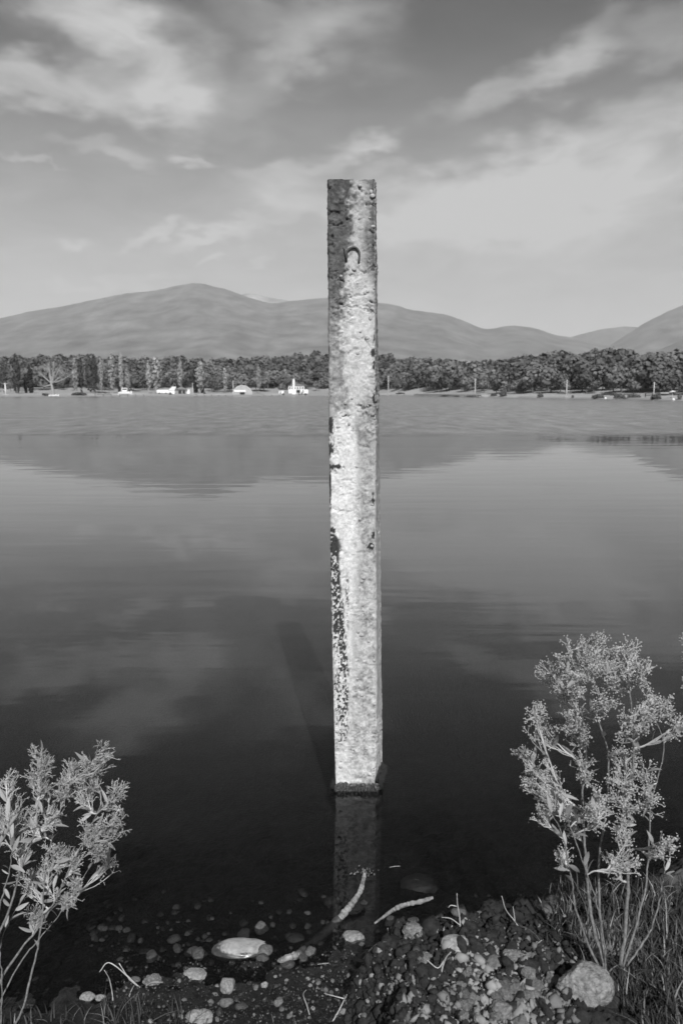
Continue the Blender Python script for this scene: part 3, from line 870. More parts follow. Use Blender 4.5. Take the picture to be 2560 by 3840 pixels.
def greenhouse():
    x, y, z = far_pt(909, 1474, 22); s = y / F
    o = empty('greenhouse', (x, y, z - .1)); facing(o)
    R_ = 35 * s; hh = 33 * s; n = 16; D = 7.0
    V = []; Fs = []
    for j, yy in enumerate((-D / 2, D / 2)):
        for i in range(n + 1):
            a = pi * i / n; V.append((-R_ * cos(a), yy, hh * sin(a)))
    for i in range(n): Fs.append((i, i + 1, n + 2 + i, n + 1 + i))
    Fs.append(tuple(range(n + 1))); Fs.append(tuple(range(2 * n + 1, n, -1)))
    mk('film_cover', V, Fs, M['film'], o, False)
    for k in range(4):
        yy = -D / 2 + D * k / 3
        MB().tube([(-(R_ + .06) * cos(pi * i / n), yy - .05 * (k == 0), (hh + .06) * sin(pi * i / n)) for i in range(n + 1)], .16, 6).build('hoop', M['metalpole'], o, True)
    MB().box((0, -D / 2 - .06, hh * .22), (R_ * .5, .1, hh * .44)).build('door', M['darkopen'], o)
    MB().box((-R_ * .25, -D / 2 - .12, hh * .42), (R_ * 1.2, .16, hh * .2)).build('canopy', M['white'], o)
    tag(o, 'arched film greenhouse with pale hoops at the far waterside', 'greenhouse')


greenhouse()


def mast(px, top, base_py, back, lab, r=.13, m='metalpole'):
    x, y, z = far_pt(px, base_py, back); h = px_h(px, top, y) - z
    o = empty('mast', (x, y, z)); facing(o)
    MB().tube([(0, 0, -.3), (0, 0, h * .5), (0, 0, h)], [r * 1.3, r * 1.1, r * .8], 8).build('pole', M[m], o, True)
    MB().box((0, 0, .15), (r * 7, r * 7, .3)).build('base', M['dock'], o)
    MB().tube([(-r * 3.0, -r, h * .93), (r * 3.0, -r, h * .93)], r * .35, 6).build('cross_arm', M[m], o, True)
    tag(o, lab, 'mast')


mast(1455, 1409, 1476, 6, 'thin pale mast on the far shore just beside the concrete post', .16)
mast(1780, 1419, 1481, 6, 'thin pale mast on the far shore rising from the long thin dock', .13)
mast(2122, 1424, 1489, 4, 'thin pale mast on the far shore beside the smallest bush', .10)
mast(2449, 1432, 1485, 8, 'thin pale mast on the far shore standing at the pale raised deck', .09)
mast(875, 1427, 1472, 20, 'slender pale mast beside the arched greenhouse', .12)
mast(22, 1436, 1470, 14, 'short stout white post on the far shore near the cypresses', .28)
mast(723, 1436, 1464, 40, 'short thin pale post between the hut and the tallest cypress', .12)


def parasol():
    x, y, z = far_pt(2519, 1490, 10); s = y / F
    o = empty('parasol', (x, y, z)); h = 26 * s
    MB().tube([(0, 0, 0), (0, 0, h)], .03, 6).build('pole', M['metalpole'], o)
    V = [(0, 0, h)] + [(12 * s * cos(a), 12 * s * sin(a), h - 5 * s) for a in np.linspace(0, 2 * pi, 10, endpoint=False)] + [(0, 0, h - 2.5 * s)]
    Fs = [(0, 1 + i, 1 + (i + 1) % 10) for i in range(10)] + [(11, 1 + (i + 1) % 10, 1 + i) for i in range(10)]
    mk('canopy', V, Fs, M['white'], o, False)
    MB().box((0, 0, .06), (.6, .6, .12)).build('base', M['dock'], o)
    tag(o, 'white open parasol at the far waterside among dark bushes', 'parasol')
    for px, py, wpx, lab in [(2523, 1499, 10, 'white ball buoy at the waterline below the parasol'), (2268, 1495, 9, 'white buoy on the waterline between two dark bushes')]:
        x, y, z = far_pt(px, py, -1); s = y / F; r = wpx * s / 2
        V, Fs = ico(3); o = empty('buoy', (x, y, .0))
        mk('float', V * r * np.array([1, 1, .95]) + np.array([0, 0, r * .7]), Fs, M['white'], o)
        MB().tube([(0, 0, r * 1.4), (0, 0, r * 1.9)], r * .18, 8).build('eye', M['metalpole'], o, True)
        tag(o, lab, 'buoy')


parasol()
# small pale houses far off on the slope beyond the wood
for px, py, wpx, hpx, lab in [(1733, 1352, 14, 9, 'tallest pale house of the village glimpsed beyond the dip in the wood'), (1755, 1356, 22, 6, 'long pale house in the village beyond the wood'),
                              (1715, 1358, 16, 5, 'low pale house at the edge of the village beyond the wood'), (1822, 1367, 15, 4, 'pale low house just above the treetops'),
                              (1876, 1364, 10, 4, 'tiny pale house above the treetops, apart from the village')]:
    y = 3600.0; p = at_y(px, py + hpx / 2, y); s = y / F
    o = empty('village_house', p); facing(o)
    MB().box((0, 0, hpx * s * .1), (wpx * s, 12, hpx * s * 1.3)).build('wall', M['greywall'], o)
    b = MB(); gable(b, wpx * s * 1.06, 13, hpx * s * .76, hpx * s * 1.1); b.build('roof', M['roof'], o)
    tag(o, lab, 'house', 'village beyond the wood')

# ------------------------------------------------------------------ the concrete post
YF = 3.60


def build_post():
    fr = np.array([(640, 1226.5, 1406, 1409), (670, 1226.5, 1406, 1409), (960, 1228, 1408, 1411), (1240, 1229.6, 1409, 1415), (1500, 1231, 1409.5, 1421), (1850, 1234, 1410, 1424.5), (2400, 1243, 1411, 1429.5),
                   (2700, 1250, 1413, 1432), (2900, 1255, 1414.5, 1434), (2980, 1257, 1416, 1435), (3200, 1262, 1420, 1440)])
    zz = np.array([at_y(1320, p, YF)[2] for p in fr[:, 0]])
    xl = np.array([at_y(q, p, YF)[0] for p, q in zip(fr[:, 0], fr[:, 1])]); xr = np.array([at_y(q, p, YF)[0] for p, q in zip(fr[:, 0], fr[:, 2])])
    xb = np.array([at_y(q, p, YF + .2)[0] for p, q in zip(fr[:, 0], fr[:, 3])])
    ztop = at_y(1320, 668, YF)[2]; zbot = -.4
    rows = 760; ns = 56
    z = np.linspace(zbot, ztop, rows)
    o_ = np.argsort(zz); L_ = np.interp(z, zz[o_], xl[o_]); R_ = np.interp(z, zz[o_], xr[o_]); B_ = np.interp(z, zz[o_], xb[o_]); BL = B_ - (R_ - L_)
    V = []; S = []; nor = []
    for side in range(4):
        u = np.linspace(0, 1, ns, endpoint=False)
        if side == 0: p0, p1, y0, y1, n = L_, R_, YF, YF, (0, -1, 0)
        if side == 1: p0, p1, y0, y1, n = R_, B_, YF, YF + .2, (1, -.15, 0)
        if side == 2: p0, p1, y0, y1, n = B_, BL, YF + .2, YF + .2, (0, 1, 0)
        if side == 3: p0, p1, y0, y1, n = BL, L_, YF + .2, YF, (-1, .15, 0)
        X = p0[:, None] * (1 - u) + p1[:, None] * u; Yv = np.broadcast_to(y0 * (1 - u) + y1 * u, X.shape)
        V.append(np.stack([X, Yv, np.broadcast_to(z[:, None], X.shape)], 2))
        S.append(np.broadcast_to(u + side, X.shape)); nor.append(np.broadcast_to(np.array(n, float), X.shape + (3,)))
    V = np.concatenate(V, 1); S = np.concatenate(S, 1); Nn = np.concatenate(nor, 1).copy()
    # normals turn over the arrises
    Nn = (Nn + np.roll(Nn, 1, 1) + np.roll(Nn, -1, 1)); Nn /= np.linalg.norm(Nn, axis=2)[:, :, None]
    nr, nc = S.shape; P = V.reshape(-1, 3).copy(); s = S.ravel(); zf = P[:, 2]
    # photograph row of every height, for the zones of wear
    row = np.interp(zf, zz[o_], fr[o_, 0])
    front = s < 1; sf = np.where(front, s, np.where(s < 2, 1.0, np.where(s < 3, 3 - s, 0.0)))
    row_ = np.interp(zf, zz[o_], fr[o_, 0]); row = row_
    n1 = fbm(P * 14, 4, 501); n2 = fbm(P * 45, 4, 511); n3 = fbm(P * 130, 3, 521); n4 = fbm(P * np.array([22, 22, 7]), 4, 531)
    pits = sstep(.34, .60, fbm(P * np.array([38, 38, 100]) + .5 * np.stack([n3, n3, n2], 1), 3, 541)) * sstep(-.1, .3, n1 + .3 * (row_ < 1150))
    cw = P * np.array([7, 7, 15]) + .55 * np.stack([n2, n4, n1], 1)
    crk = np.clip(1 - np.abs(fbm(cw, 3, 551)) * 17, 0, 1) * sstep(.05, .35, fbm(P * np.array([8, 8, 14]), 2, 561))
    cw2 = P * np.array([26, 26, 48]) + .6 * np.stack([n4, n2, n3], 1)
    crk = np.maximum(crk, .7 * np.clip(1 - np.abs(fbm(cw2, 2, 555)) * 7, 0, 1) * sstep(.12, .4, fbm(P * 17, 2, 565)))
    # long ragged cracks where the skin is breaking away (across the face, photo row)
    wob = .010 * n2 + .006 * n3; mx_ = sf * .205 + .006 * n4; mz_ = zf + wob
    for pl in [((.62, 1008), (.72, 1014), (.80, 1023)), ((.56, 1108), (.66, 1104), (.80, 1101)), ((.30, 1146), (.50, 1150), (.75, 1156), (.97, 1166)), ((.48, 1262), (.62, 1276), (.74, 1270)), ((.76, 1266), (.84, 1290), (.93, 1302)),
               ((.42, 1322), (.52, 1312), (.64, 1308)), ((.60, 1520), (.74, 1528), (.90, 1520)), ((.30, 1556), (.42, 1560)), ((.62, 1664), (.72, 1672), (.84, 1676)), ((.58, 1960), (.74, 1962)), ((.60, 2136), (.78, 2140)),
               ((.52, 2476), (.66, 2484), (.80, 2490), (.97, 2494)), ((.80, 2602), (.96, 2606)), ((.64, 700), (.72, 716)), ((.05, 790), (.25, 800)), ((.0, 828), (.18, 842), (.30, 836)), ((.80, 766), (.98, 770)), ((.08, 888), (.16, 894)), ((.86, 862), (.97, 876))]:
        for (s0, r0), (s1, r1) in zip(pl[:-1], pl[1:]):
            ax, az_ = s0 * .205, np.interp(r0, fr[:, 0], zz); bx, bz_ = s1 * .205, np.interp(r1, fr[:, 0], zz)
            L2 = (bx - ax) ** 2 + (bz_ - az_) ** 2; tt_ = np.clip(((mx_ - ax) * (bx - ax) + (mz_ - az_) * (bz_ - az_)) / L2, 0, 1)
            dd = np.hypot(mx_ - ax - tt_ * (bx - ax), mz_ - az_ - tt_ * (bz_ - az_))
            crk = np.maximum(crk, (1.05 + .5 * n3) * sstep(.0052, .0010, dd) * front)
    rgh = np.interp(row, [640, 1000, 1150, 1400, 1500, 1600, 1900, 2100, 2900], [1.0, 1.0, .8, .75, 1.1, .8, .5, .45, .5])
    rgh = rgh * (1 + .5 * sstep(.6, .95, sf)) * (.35 + 1.5 * sstep(-.35, .45, fbm(P * np.array([11, 11, 8]), 3, 573)))
    arr = np.minimum(s % 1, 1 - s % 1); arris = np.exp(-(arr / .03) ** 2)
    disp = .0030 * n1 + rgh * (.0032 * n2 + .0028 * n3) - rgh * .009 * pits - np.clip(rgh, .4, 1.1) * .009 * crk - arris * (.004 + .005 * np.clip(n2 + .2, 0, 1))
    # chipped lower corner
    disp -= .014 * np.exp(-((s - 1.35) / .8) ** 2) * sstep(2820, 2920, row) * sstep(3100, 2930, row) * (s > .93)
    P += Nn.reshape(-1, 3) * disp[:, None]
    topz = sstep(ztop - .012, ztop, zf)
    P[:, 2] -= topz * (.004 + .010 * np.clip(fbm(np.stack([P[:, 0] * 40, P[:, 1] * 40, 0 * zf], 1), 3, 571) + .25, 0, 1))
    # ---- stains: white lime streaks, grey lichen, dark algae
    jit = .15 * n4 + .10 * n2 + .05 * n3
    q = sf + jit
    lerp = lambda r, v: np.interp(row, r, v)
    lo = lerp([640, 690, 780, 960, 1060, 1240, 1330, 1420, 1520, 1560, 1600, 1700, 2000], [.55, .50, .46, .44, .36, .24, .40, .30, .45, .2, .06, .03, .02])
    hi = lerp([640, 700, 900, 1000, 1080, 1200, 1440, 1500, 1600, 1800, 2000, 2300, 2600, 2900], [.80, .84, .76, .80, .92, .97, .95, .75, .55, .62, .64, .55, .40, .35])
    white = sstep(lo - .10, lo + .10, q) * sstep(hi + .13, hi - .13, q) * (.82 + .18 * sstep(-.3, .25, fbm(P * 32, 4, 577)))
    greyl = lerp([640, 1000, 1100, 1250, 1450, 1550, 1700, 2000, 2900], [.09, .10, .14, .25, .30, .32, .40, .43, .45])
    greyr = lerp([640, 960, 1100, 1300, 1500, 1700, 2000, 2600, 2900], [.09, .11, .26, .42, .29, .34, .38, .42, .44])
    base = np.where(q < .5, greyl, greyr) * (1 + .6 * n2 + .4 * n3)
    top = lerp([640, 1000, 1200, 1500, 1600, 2000, 2900], [.38, .47, .58, .48, .66, .68, .58])
    alb = base * (1 - white) + top * (1 + .22 * n3 + .22 * n2) * white
    alb *= 1 - .55 * pits * rgh * .7  # pits here, cracks below: shade painted into the colour on top of the relief
    alb *= np.clip(1 - .55 * crk * np.clip(rgh, .5, 1), .15, 1)
    band = lerp([640, 1480, 1990, 2020, 2200, 2420, 2600, 2760, 2840, 2900], [-.2, -.2, -.05, .20, .25, .34, .38, .30, .04, -.2])
    spk = fbm(P * np.array([150, 150, 105]), 3, 581) * .8 + .35 * fbm(P * np.array([40, 40, 16]), 2, 583)
    thin = lerp([2000, 2100, 2300, 2450, 2600, 2760, 2850], [-.45, -.30, -.12, -.02, .06, .14, .4])
    thin = thin + .26 * sstep(.11, .02, sf) - .10 * np.exp(-((sf - .18) / .06) ** 2) * sstep(2450, 2300, row)
    moss = sstep(band + .05, band - .03, sf + .10 * n4 + .05 * n2) * sstep(thin - .04, thin + .10, -spk + .10 * n4)
    veil = np.exp(-((sf - .36) / .035) ** 2) * sstep(2100, 2200, row) * sstep(2420, 2300, row) * sstep(.05, .2, spk)
    for (rr, ss, wr, ws) in [(1320, .95, 14, .05), (1372, .96, 14, .04), (1492, .95, 22, .05), (1590, .05, 30, .06), (1690, .04, 26, .07), (1748, .15, 9, .17), (1748, .02, 14, .05), (1870, .93, 24, .03), (1800, .02, 40, .03), (1985, .05, 12, .07),
                             (2005, .94, 14, .03), (2045, .90, 12, .08), (1260, .97, 20, .03), (1860, .02, 60, .025)]:
        moss = np.maximum(moss, sstep(1.15, .75, np.sqrt(((row - rr) / wr) ** 2 + ((sf - ss) / ws) ** 2) + 1.1 * spk + .5 * n2) * (front | (s > 3)))
    moss = np.maximum(moss, veil)
    alb = alb * (1 - moss) + .045 * (1 + .4 * n3) * moss
    side = (s >= 1) & (s < 2); alb = np.where(side, np.interp(row, [640, 1400, 2000, 2900], [.22, .24, .40, .46]) * (1 + .3 * n2), alb)
    wet = sstep(.05, .0, zf + .012 * n1); alb = alb * (1 - .965 * wet)
    i = (np.arange(nc)[None, :] + nc * np.arange(nr - 1)[:, None]); j = ((np.arange(nc) + 1) % nc)[None, :] + nc * np.arange(nr - 1)[:, None]
    Fq = np.stack([i.ravel(), j.ravel(), (j + nc).ravel(), (i + nc).ravel()], 1)
    post = empty('concrete_post', (0, YF, 0))
    P0 = P - np.array([0, YF, 0])
    body = mk('shaft', P0, Fq, M['concrete'], post, attrs={'alb': np.clip(alb, .012, .8)})
    # broken top: a rough cap just below the rim
    n = 40; c0 = P0[(nr - 1) * nc:(nr) * nc]; cen = c0.mean(0)
    CV = []; CF = []
    for k in range(8):
        f = 1 - k / 7.5
        ring = cen + (c0 - cen) * f; ring[:, 2] = c0[:, 2] * f + cen[2] * (1 - f) + .004 * fbm(ring * 60, 3, 591); CV.append(ring)
    for k in range(7):
        for m_ in range(nc):
            m2 = (m_ + 1) % nc; CF.append((k * nc + m_, k * nc + m2, (k + 1) * nc + m2, (k + 1) * nc + m_))
    CF.append(tuple(7 * nc + m_ for m_ in range(nc)))
    CVa = np.concatenate(CV)
    mk('broken_top', CVa, CF, M['concrete'], post, attrs={'alb': np.full(len(CVa), .26)})
    # iron loop
    pt = lambda px, py, out: (at_y(px, py, YF)[0], -out, at_y(px, py, YF)[2])
    loop = smooth_path([pt(1299, 986, -.008), pt(1299, 978, .004), pt(1299, 960, 0.0055), pt(1303, 942, 0.0072), pt(1313, 932, 0.0083), pt(1326, 928.5, 0.0088), pt(1338, 933, 0.0083), pt(1346, 946, 0.0072), pt(1347, 962, 0.0055), pt(1345.5, 980, .004), pt(1345, 988, -.008)], 44)
    b = MB(); b.tube(loop, .0046, 10); lp = b.build('iron_loop', M['iron'], post, True)
    b = MB(); b.tube(smooth_path([pt(1298, 972, .016), pt(1296, 950, .020), pt(1291, 936, .012), pt(1284, 925, -.004)], 12), [.0030, .0026, .002], 7); b.build('tie_wire', M['iron'], post, True)
    # aggregate pebbles proud of the surface
    q_ = np.random.default_rng(61)
    V3, F3 = ico(2)
    for k in range(46):
        rr = q_.uniform(690, 2880); ss = q_.uniform(.55, .97) if q_.random() < .7 else q_.uniform(.05, .5)
        zq = np.interp(rr, fr[:, 0], zz); xq = np.interp(zq, zz[o_], xl[o_]) * (1 - ss) + np.interp(zq, zz[o_], xr[o_]) * ss
        r = q_.uniform(.004, .010)
        Vp = V3 * np.array([q_.uniform(.8, 1.3), .5, q_.uniform(.7, 1.1)]) * r
        Vp = Vp + np.array([xq, -.001, zq])
        mk('aggregate', Vp, F3, M['aggregate'], post)
    # moss collar at the waterline
    b = MB(); n = 2600; VV = np.zeros((n, 3, 3)); per = q_.random(n) * 4
    L0, R0, B0, BL0 = [np.interp(.02, zz[o_], a[o_]) for a in (xl, xr, xb, xb - (xr - xl))]
    cor = np.array([(L0, 0), (R0, 0), (B0, .2), (BL0, .2), (L0, 0)])
    k = np.floor(per).astype(int); f = (per - k)[:, None]
    base = cor[k] * (1 - f) + cor[k + 1] * f
    on = np.array([(0, -1), (1, -.1), (0, 1), (-1, .1)])[k]
    hgt = .032 + .016 * fbm(np.stack([base[:, 0] * 40, base[:, 1] * 40, 0 * per], 1), 3, 601)
    lift = np.where(k == 1, .012, 0) * 1.0
    z0 = q_.uniform(-.03, 1, n) * (hgt + lift)
    outw = .004 + .012 * (1 - np.clip(z0 / .05, 0, 1)) * q_.random(n)
    root = np.concatenate([base + on * outw[:, None] * .4, z0[:, None]], 1)
    tipd = np.concatenate([on * q_.uniform(.006, .026, (n, 1)), -q_.uniform(.0, .022, (n, 1))], 1) + q_.normal(size=(n, 3)) * .005
    sd3 = np.stack([on[:, 1], -on[:, 0], 0 * per], 1) * .0028
    VV[:, 0] = root - sd3; VV[:, 1] = root + sd3; VV[:, 2] = root + tipd
    mc = mk('moss_collar', VV.reshape(-1, 3), np.arange(3 * n).reshape(n, 3), M['moss'], post, False); mc['kind'] = 'stuff'
    # mat of moss beneath the fringe
    V = []; m_ = 160
    for zi, z1 in enumerate(np.linspace(-.08, .05, 20)):
        for t in np.linspace(0, 4, m_, endpoint=False):
            kk = int(t); ff = t - kk; p = cor[kk] * (1 - ff) + cor[kk + 1] * ff; onv = np.array([(0, -1), (1, -.1), (0, 1), (-1, .1)])[kk]
            V.append((p[0], p[1], z1, onv[0], onv[1], kk))
    V = np.array(V); no = fbm(np.stack([V[:, 0] * 60, V[:, 1] * 60, V[:, 2] * 90], 1), 3, 611)
    thick = (.008 + .014 * no) * sstep(.046, .03, V[:, 2] + .012 * no) * sstep(-.1, -.0, V[:, 2] + .02) + .0005
    thick = np.where(V[:, 2] > .03 + .012 * no, -.012, thick)
    W = np.stack([V[:, 0] + V[:, 3] * thick, V[:, 1] + V[:, 4] * thick, V[:, 2]], 1)
    FF = [(r * m_ + c, r * m_ + (c + 1) % m_, (r + 1) * m_ + (c + 1) % m_, (r + 1) * m_ + c) for r in range(19) for c in range(m_)]
    mk('moss_mat', W, FF, M['moss'], post)
    tag(post, 'tall weathered square concrete post standing in the lake with an iron loop', 'post')


build_post()


# ------------------------------------------------------------------ things on the near bank
GX = np.arange(-2.2, 2.2, .0105); GY = np.arange(.6, 5.2, .0105)
_gx, _gy = np.meshgrid(GX, GY); GZ = near_ground(_gx.ravel(), _gy.ravel()).reshape(_gx.shape)


def gz(x, y):
    x = np.asarray(x, float); y = np.asarray(y, float)
    fx = np.clip((x - GX[0]) / .0105, 0, len(GX) - 1.001); fy = np.clip((y - GY[0]) / .0105, 0, len(GY) - 1.001)
    i = fx.astype(int); j = fy.astype(int); u = fx - i; v = fy - j
    return (GZ[j, i] * (1 - u) + GZ[j, i + 1] * u) * (1 - v) + (GZ[j + 1, i] * (1 - u) + GZ[j + 1, i + 1] * u) * v


_K = np.linspace(1.2, 5.0, 420)
def hit(px, py, lift=0.0):
    """where the sight line meets the near ground or bed"""
    d = np.array(ray(px, py)); P = np.array([0, 0, H]) + d[None, :] * _K[:, None]
    i = int(np.argmax(P[:, 2] < gz(P[:, 0], P[:, 1]) + lift))
    k = np.linspace(_K[max(i - 1, 0)], _K[i], 12); P = np.array([0, 0, H]) + d[None, :] * k[:, None]
    return P[int(np.argmax(P[:, 2] < gz(P[:, 0], P[:, 1]) + lift + 1e-6))]


STONE_ME = {}
def stone_mesh(seed, mname, sub=3, rough=.16):
    key = (seed, mname, sub)
    if key not in STONE_ME:
        V, Fs = ico(sub)
        n = fbm(V * 1.1 + seed * 3.7, 3, seed); n2 = fbm(V * 3.2 + seed, 3, seed + 3)
        W = V.copy(); rs = np.random.default_rng(seed)
        for _ in range(int(rough * 60)):
            nn = rs.normal(size=3); nn /= np.linalg.norm(nn); ex = np.clip(W @ nn - rs.uniform(.68, .95), 0, None); W = W - ex[:, None] * nn * .85
        n3 = fbm(V * 9 + seed, 3, seed + 5)
        W = W * (1 + rough * 1.0 * n + rough * .45 * n2 + (rough * .25 + (.05 if mname == 'stone_mud' else 0)) * n3)[:, None]
        STONE_ME[key] = mk('stone', W, Fs, M[mname], link=False)
    return STONE_ME[key]


def stone(px, py, wpx, hpx, mname, lab, seed, sink=.3, rough=.16, sub=5, flat=.75, tilt=0, name='stone', cat='stone', z=None, yaw=0):
    p = hit(px, py) if z is None else np.array(at_z(px, py, z))
    dep = p[1] * cos(PITCH) - (p[2] - H) * sin(PITCH)
    w = wpx / F * dep / 2; h = hpx / F * dep / 2
    o = ob(name, stone_mesh(seed, mname, sub, rough))
    o.scale = (w, max(w * .7, h * .9), h * flat * 1.15)
    o.rotation_euler = (radians(8), radians(tilt), yaw)
    o.location = (p[0], p[1] + h * .2, p[2] + h * flat * (1 - 2 * sink) * .8)
    return tag(o, lab, cat)


NAMED = [
    (854, 3712, 58, 74, 'stone_pale', 'pale upright egg-shaped stone at the water edge above two round pebbles', 11, .2, .10),
    (849, 3768, 56, 42, 'stone_grey', 'grey round stone with a dark vein directly below the pale upright stone', 12, .3, .08),
    (903, 3780, 46, 30, 'stone_dark', 'dark oval pebble beside the veined round grey stone', 13, .3, .08),
    (749, 3826, 104, 62, 'stone_pale', 'large pale stone with grass blades before it at the bottom edge', 14, .4, .14),
    (731, 3660, 88, 30, 'stone_pale', 'long flat pale stone lying along the waterline', 15, .3, .14),
    (991, 3699, 30, 30, 'stone_pale', 'small pale round stone on the dark mud between beach and mound', 16, .3, .12),
    (823, 3804, 28, 32, 'stone_dark', 'small dark pebble between the veined stone and the large pale stone', 17, .3, .1),
    (328, 3752, 62, 50, 'stone_pale', 'pale rounded stone half hidden by stalks below the left shrub', 18, .35, .12),
    (376, 3748, 48, 30, 'stone_pale', 'smaller pale stone touching the rounded stone below the left shrub', 19, .35, .18),
    (1044, 3767, 38, 34, 'stone_grey', 'grey rounded stone alone on the dark mud near the mound foot', 20, .3, .1),
    (984, 3601, 50, 40, 'stone_dark', 'dark wet round stone beside the long half-dry stone', 22, .3, .08),
    (742, 3588, 54, 60, 'stone_dark', 'dark wet humped stone in the shallows left of the half-dry stone', 23, .3, .16),
    (1320, 3530, 92, 62, 'stone_pale', 'pale blocky stone set in the corner of the soil mound', 24, .35, .2),
    (1707, 3550, 110, 60, 'stone_pale', 'pale oval stone with rough crust on top of the mound', 25, .3, .12),
    (1855, 3628, 82, 74, 'stone_grey', 'round flat grey stone leaning in the middle of the mound', 26, .3, .08),
    (1930, 3600, 96, 64, 'stone_mud', 'pale earth-crusted stone just above the round flat grey stone', 27, .35, .22),
    (1590, 3606, 72, 56, 'stone_mud', 'angular pale stone with roots hanging over it on the mound', 28, .3, .22),
    (1547, 3504, 80, 76, 'stone_mud', 'pale earth-crusted lump at the crest of the mound', 29, .3, .26),
    (1560, 3570, 30, 30, 'stone_dark', 'small dark round pebble above the angular pale stone', 30, .25, .06),
    (1720, 3595, 38, 28, 'stone_pale', 'small pale oval pebble below the crusted oval stone', 31, .3, .08),
    (1757, 3643, 26, 30, 'stone_grey', 'small grey egg-shaped pebble below the small pale oval pebble', 32, .25, .06),
    (2054, 3592, 40, 44, 'stone_dark', 'dark rounded stone at the edge of the grass', 33, .3, .08),
    (2041, 3627, 50, 24, 'stone_grey', 'flat grey stone under the dark rounded stone', 34, .3, .12),
    (2195, 3728, 212, 190, 'stone_mud', 'big rounded boulder crusted with dried mud at the foot of the shrub', 35, .33, .10),
    (1815, 3527, 32, 24, 'stone_pale', 'small pale angular stone behind the round flat grey stone', 36, .3, .2),
    (1763, 3470, 30, 24, 'stone_pale', 'small pale chip on the mound crest nearest the water', 37, .3, .2),
    (1893, 3557, 42, 30, 'stone_pale', 'pale tilted stone next to a bright upright chip', 38, .3, .18),
    (1937, 3555, 22, 32, 'stone_pale', 'bright upright chip above the earth-crusted stone', 39, .25, .18),
    (1737, 3672, 64, 30, 'stone_mud', 'low crusted stone below the small grey egg-shaped pebble', 40, .4, .2),
    (1824, 3580, 38, 32, 'stone_pale', 'pale stone touching the top of the round flat grey stone', 41, .3, .18),
    (1421, 3567, 30, 32, 'stone_pale', 'pale stone on the mound slope right of the corner block', 42, .3, .2),
    (1425, 3788, 32, 30, 'stone_grey', 'grey round stone low on the mound slope', 43, .3, .12),
    (1287, 3797, 32, 22, 'stone_pale', 'pale small stone at the foot of the mound by the bottom edge', 44, .3, .12),
    (1911, 3650, 26, 22, 'stone_pale', 'small pale pebble to the side of the round flat grey stone', 45, .3, .1),
    (2088, 3700, 26, 18, 'stone_pale', 'small pale pebble leaning against the big crusted boulder', 46, .3, .1),
    (1573, 3325, 150, 80, 'stone_dark', 'large smooth boulder under the water beyond the mound', 47, .55, .08),
    (1720, 3424, 60, 28, 'stone_grey', 'flat oval stone under water just beyond the mound crest', 48, .4, .08),
    (1807, 3437, 60, 26, 'stone_grey', 'second flat oval stone under water beyond the mound crest', 49, .4, .08),
    (2058, 3415, 54, 26, 'stone_grey', 'pale flat stone in the shallows before the grass', 50, .4, .08),
    (1152, 3427, 26, 16, 'stone_pale', 'small bright pebble under water between the stick and the half-dry stone', 51, .3, .08),
    (1210, 3462, 24, 20, 'stone_grey', 'small grey pebble under water beside the driftwood stick', 52, .3, .1),
    (1107, 3523, 70, 32, 'stone_dark', 'wide flat dark stone under water right of the half-dry stone', 53, .4, .08),
    (545, 3572, 48, 22, 'stone_dark', 'flat dark stone under water left of the humped wet stone', 54, .4, .08),
    (505, 3680, 46, 26, 'stone_grey', 'grey wet stone at the waterline left of the long flat pale stone', 55, .35, .12),
]
for (px, py, w, h, mn, lab, sdv, sk, rg) in NAMED:
    stone(px, py, w, h, mn, lab, sdv, sk, rg)


def half_dry_stone():
    """long stone with a dry pale top and a dark wet skirt"""
    p = np.array(at_z(900, 3560, .0)); dep = p[1] * cos(PITCH) + H * sin(PITCH)
    w = 202 / F * dep / 2
    V, Fs = ico(5)
    W = V * (1 + .16 * fbm(V * 1.0 + 4, 3, 77) + .035 * fbm(V * 4, 4, 78))[:, None]
    W = np.sign(W) * np.abs(W) ** .9
    W = W * np.array([w, w * .50, w * .30])
    m = bpy.data.materials.new('half_dry_stone'); m.use_nodes = True; t = m.node_tree; b = t.nodes['Principled BSDF']
    at = N(t, 'ShaderNodeAttribute', attribute_name='alb'); t.links.new(at.outputs['Fac'], b.inputs['Base Color'])
    rr = N(t, 'ShaderNodeMapRange'); t.links.new(at.outputs['Fac'], rr.inputs[0]); rr.inputs[1].default_value = .08; rr.inputs[2].default_value = .3; rr.inputs[3].default_value = .28; rr.inputs[4].default_value = .85
    t.links.new(rr.outputs[0], b.inputs['Roughness'])
    n = fbm(W * 60, 3, 79); n2 = fbm(W * 220, 2, 80)
    dry = sstep(.45, .62, .12 * n2 + W[:, 2] / (w * .30) + .06 * n - .10 * sstep(.1, -.7, W[:, 0] / w) - .12 * sstep(0, -.5, W[:, 1] / w))
    alb = .05 * (1 + .5 * n2) * (1 - dry) + .30 * (1 + .35 * n2 + .3 * n) * dry
    o = mk('stone', W, Fs, m, attrs={'alb': alb}); o.location = (p[0], p[1] + .0, -.004); o.rotation_euler = (radians(4), radians(2), radians(3))
    tag(o, 'long rounded stone in the shallows, dark and wet below with a dry pale top', 'stone')


half_dry_stone()

# pebbles: individual copies on the bed, the beach and the mound
PB = {mn: [stone_mesh(300 + k, mn, 3, .19) for k in range(4)] for mn in ('stone_pale', 'stone_grey', 'stone_dark')}
q = np.random.default_rng(91)
cnt = 0
def pebble(x, y, r, mn, lab, grp, sinkf=.3):
    global cnt
    z = float(gz(x, y))
    o = ob('pebble', PB[mn][int(q.integers(4))]); cnt += 1
    k = q.uniform(.6, 1.0); f = q.uniform(.45, .75)
    o.scale = (r, r * k, r * f); o.rotation_euler = (q.normal() * .2, q.normal() * .2, q.random() * 6.28)
    o.location = (x, y, z + r * f * (1 - 2 * sinkf) * .6)
    return tag(o, lab, 'pebble', grp)


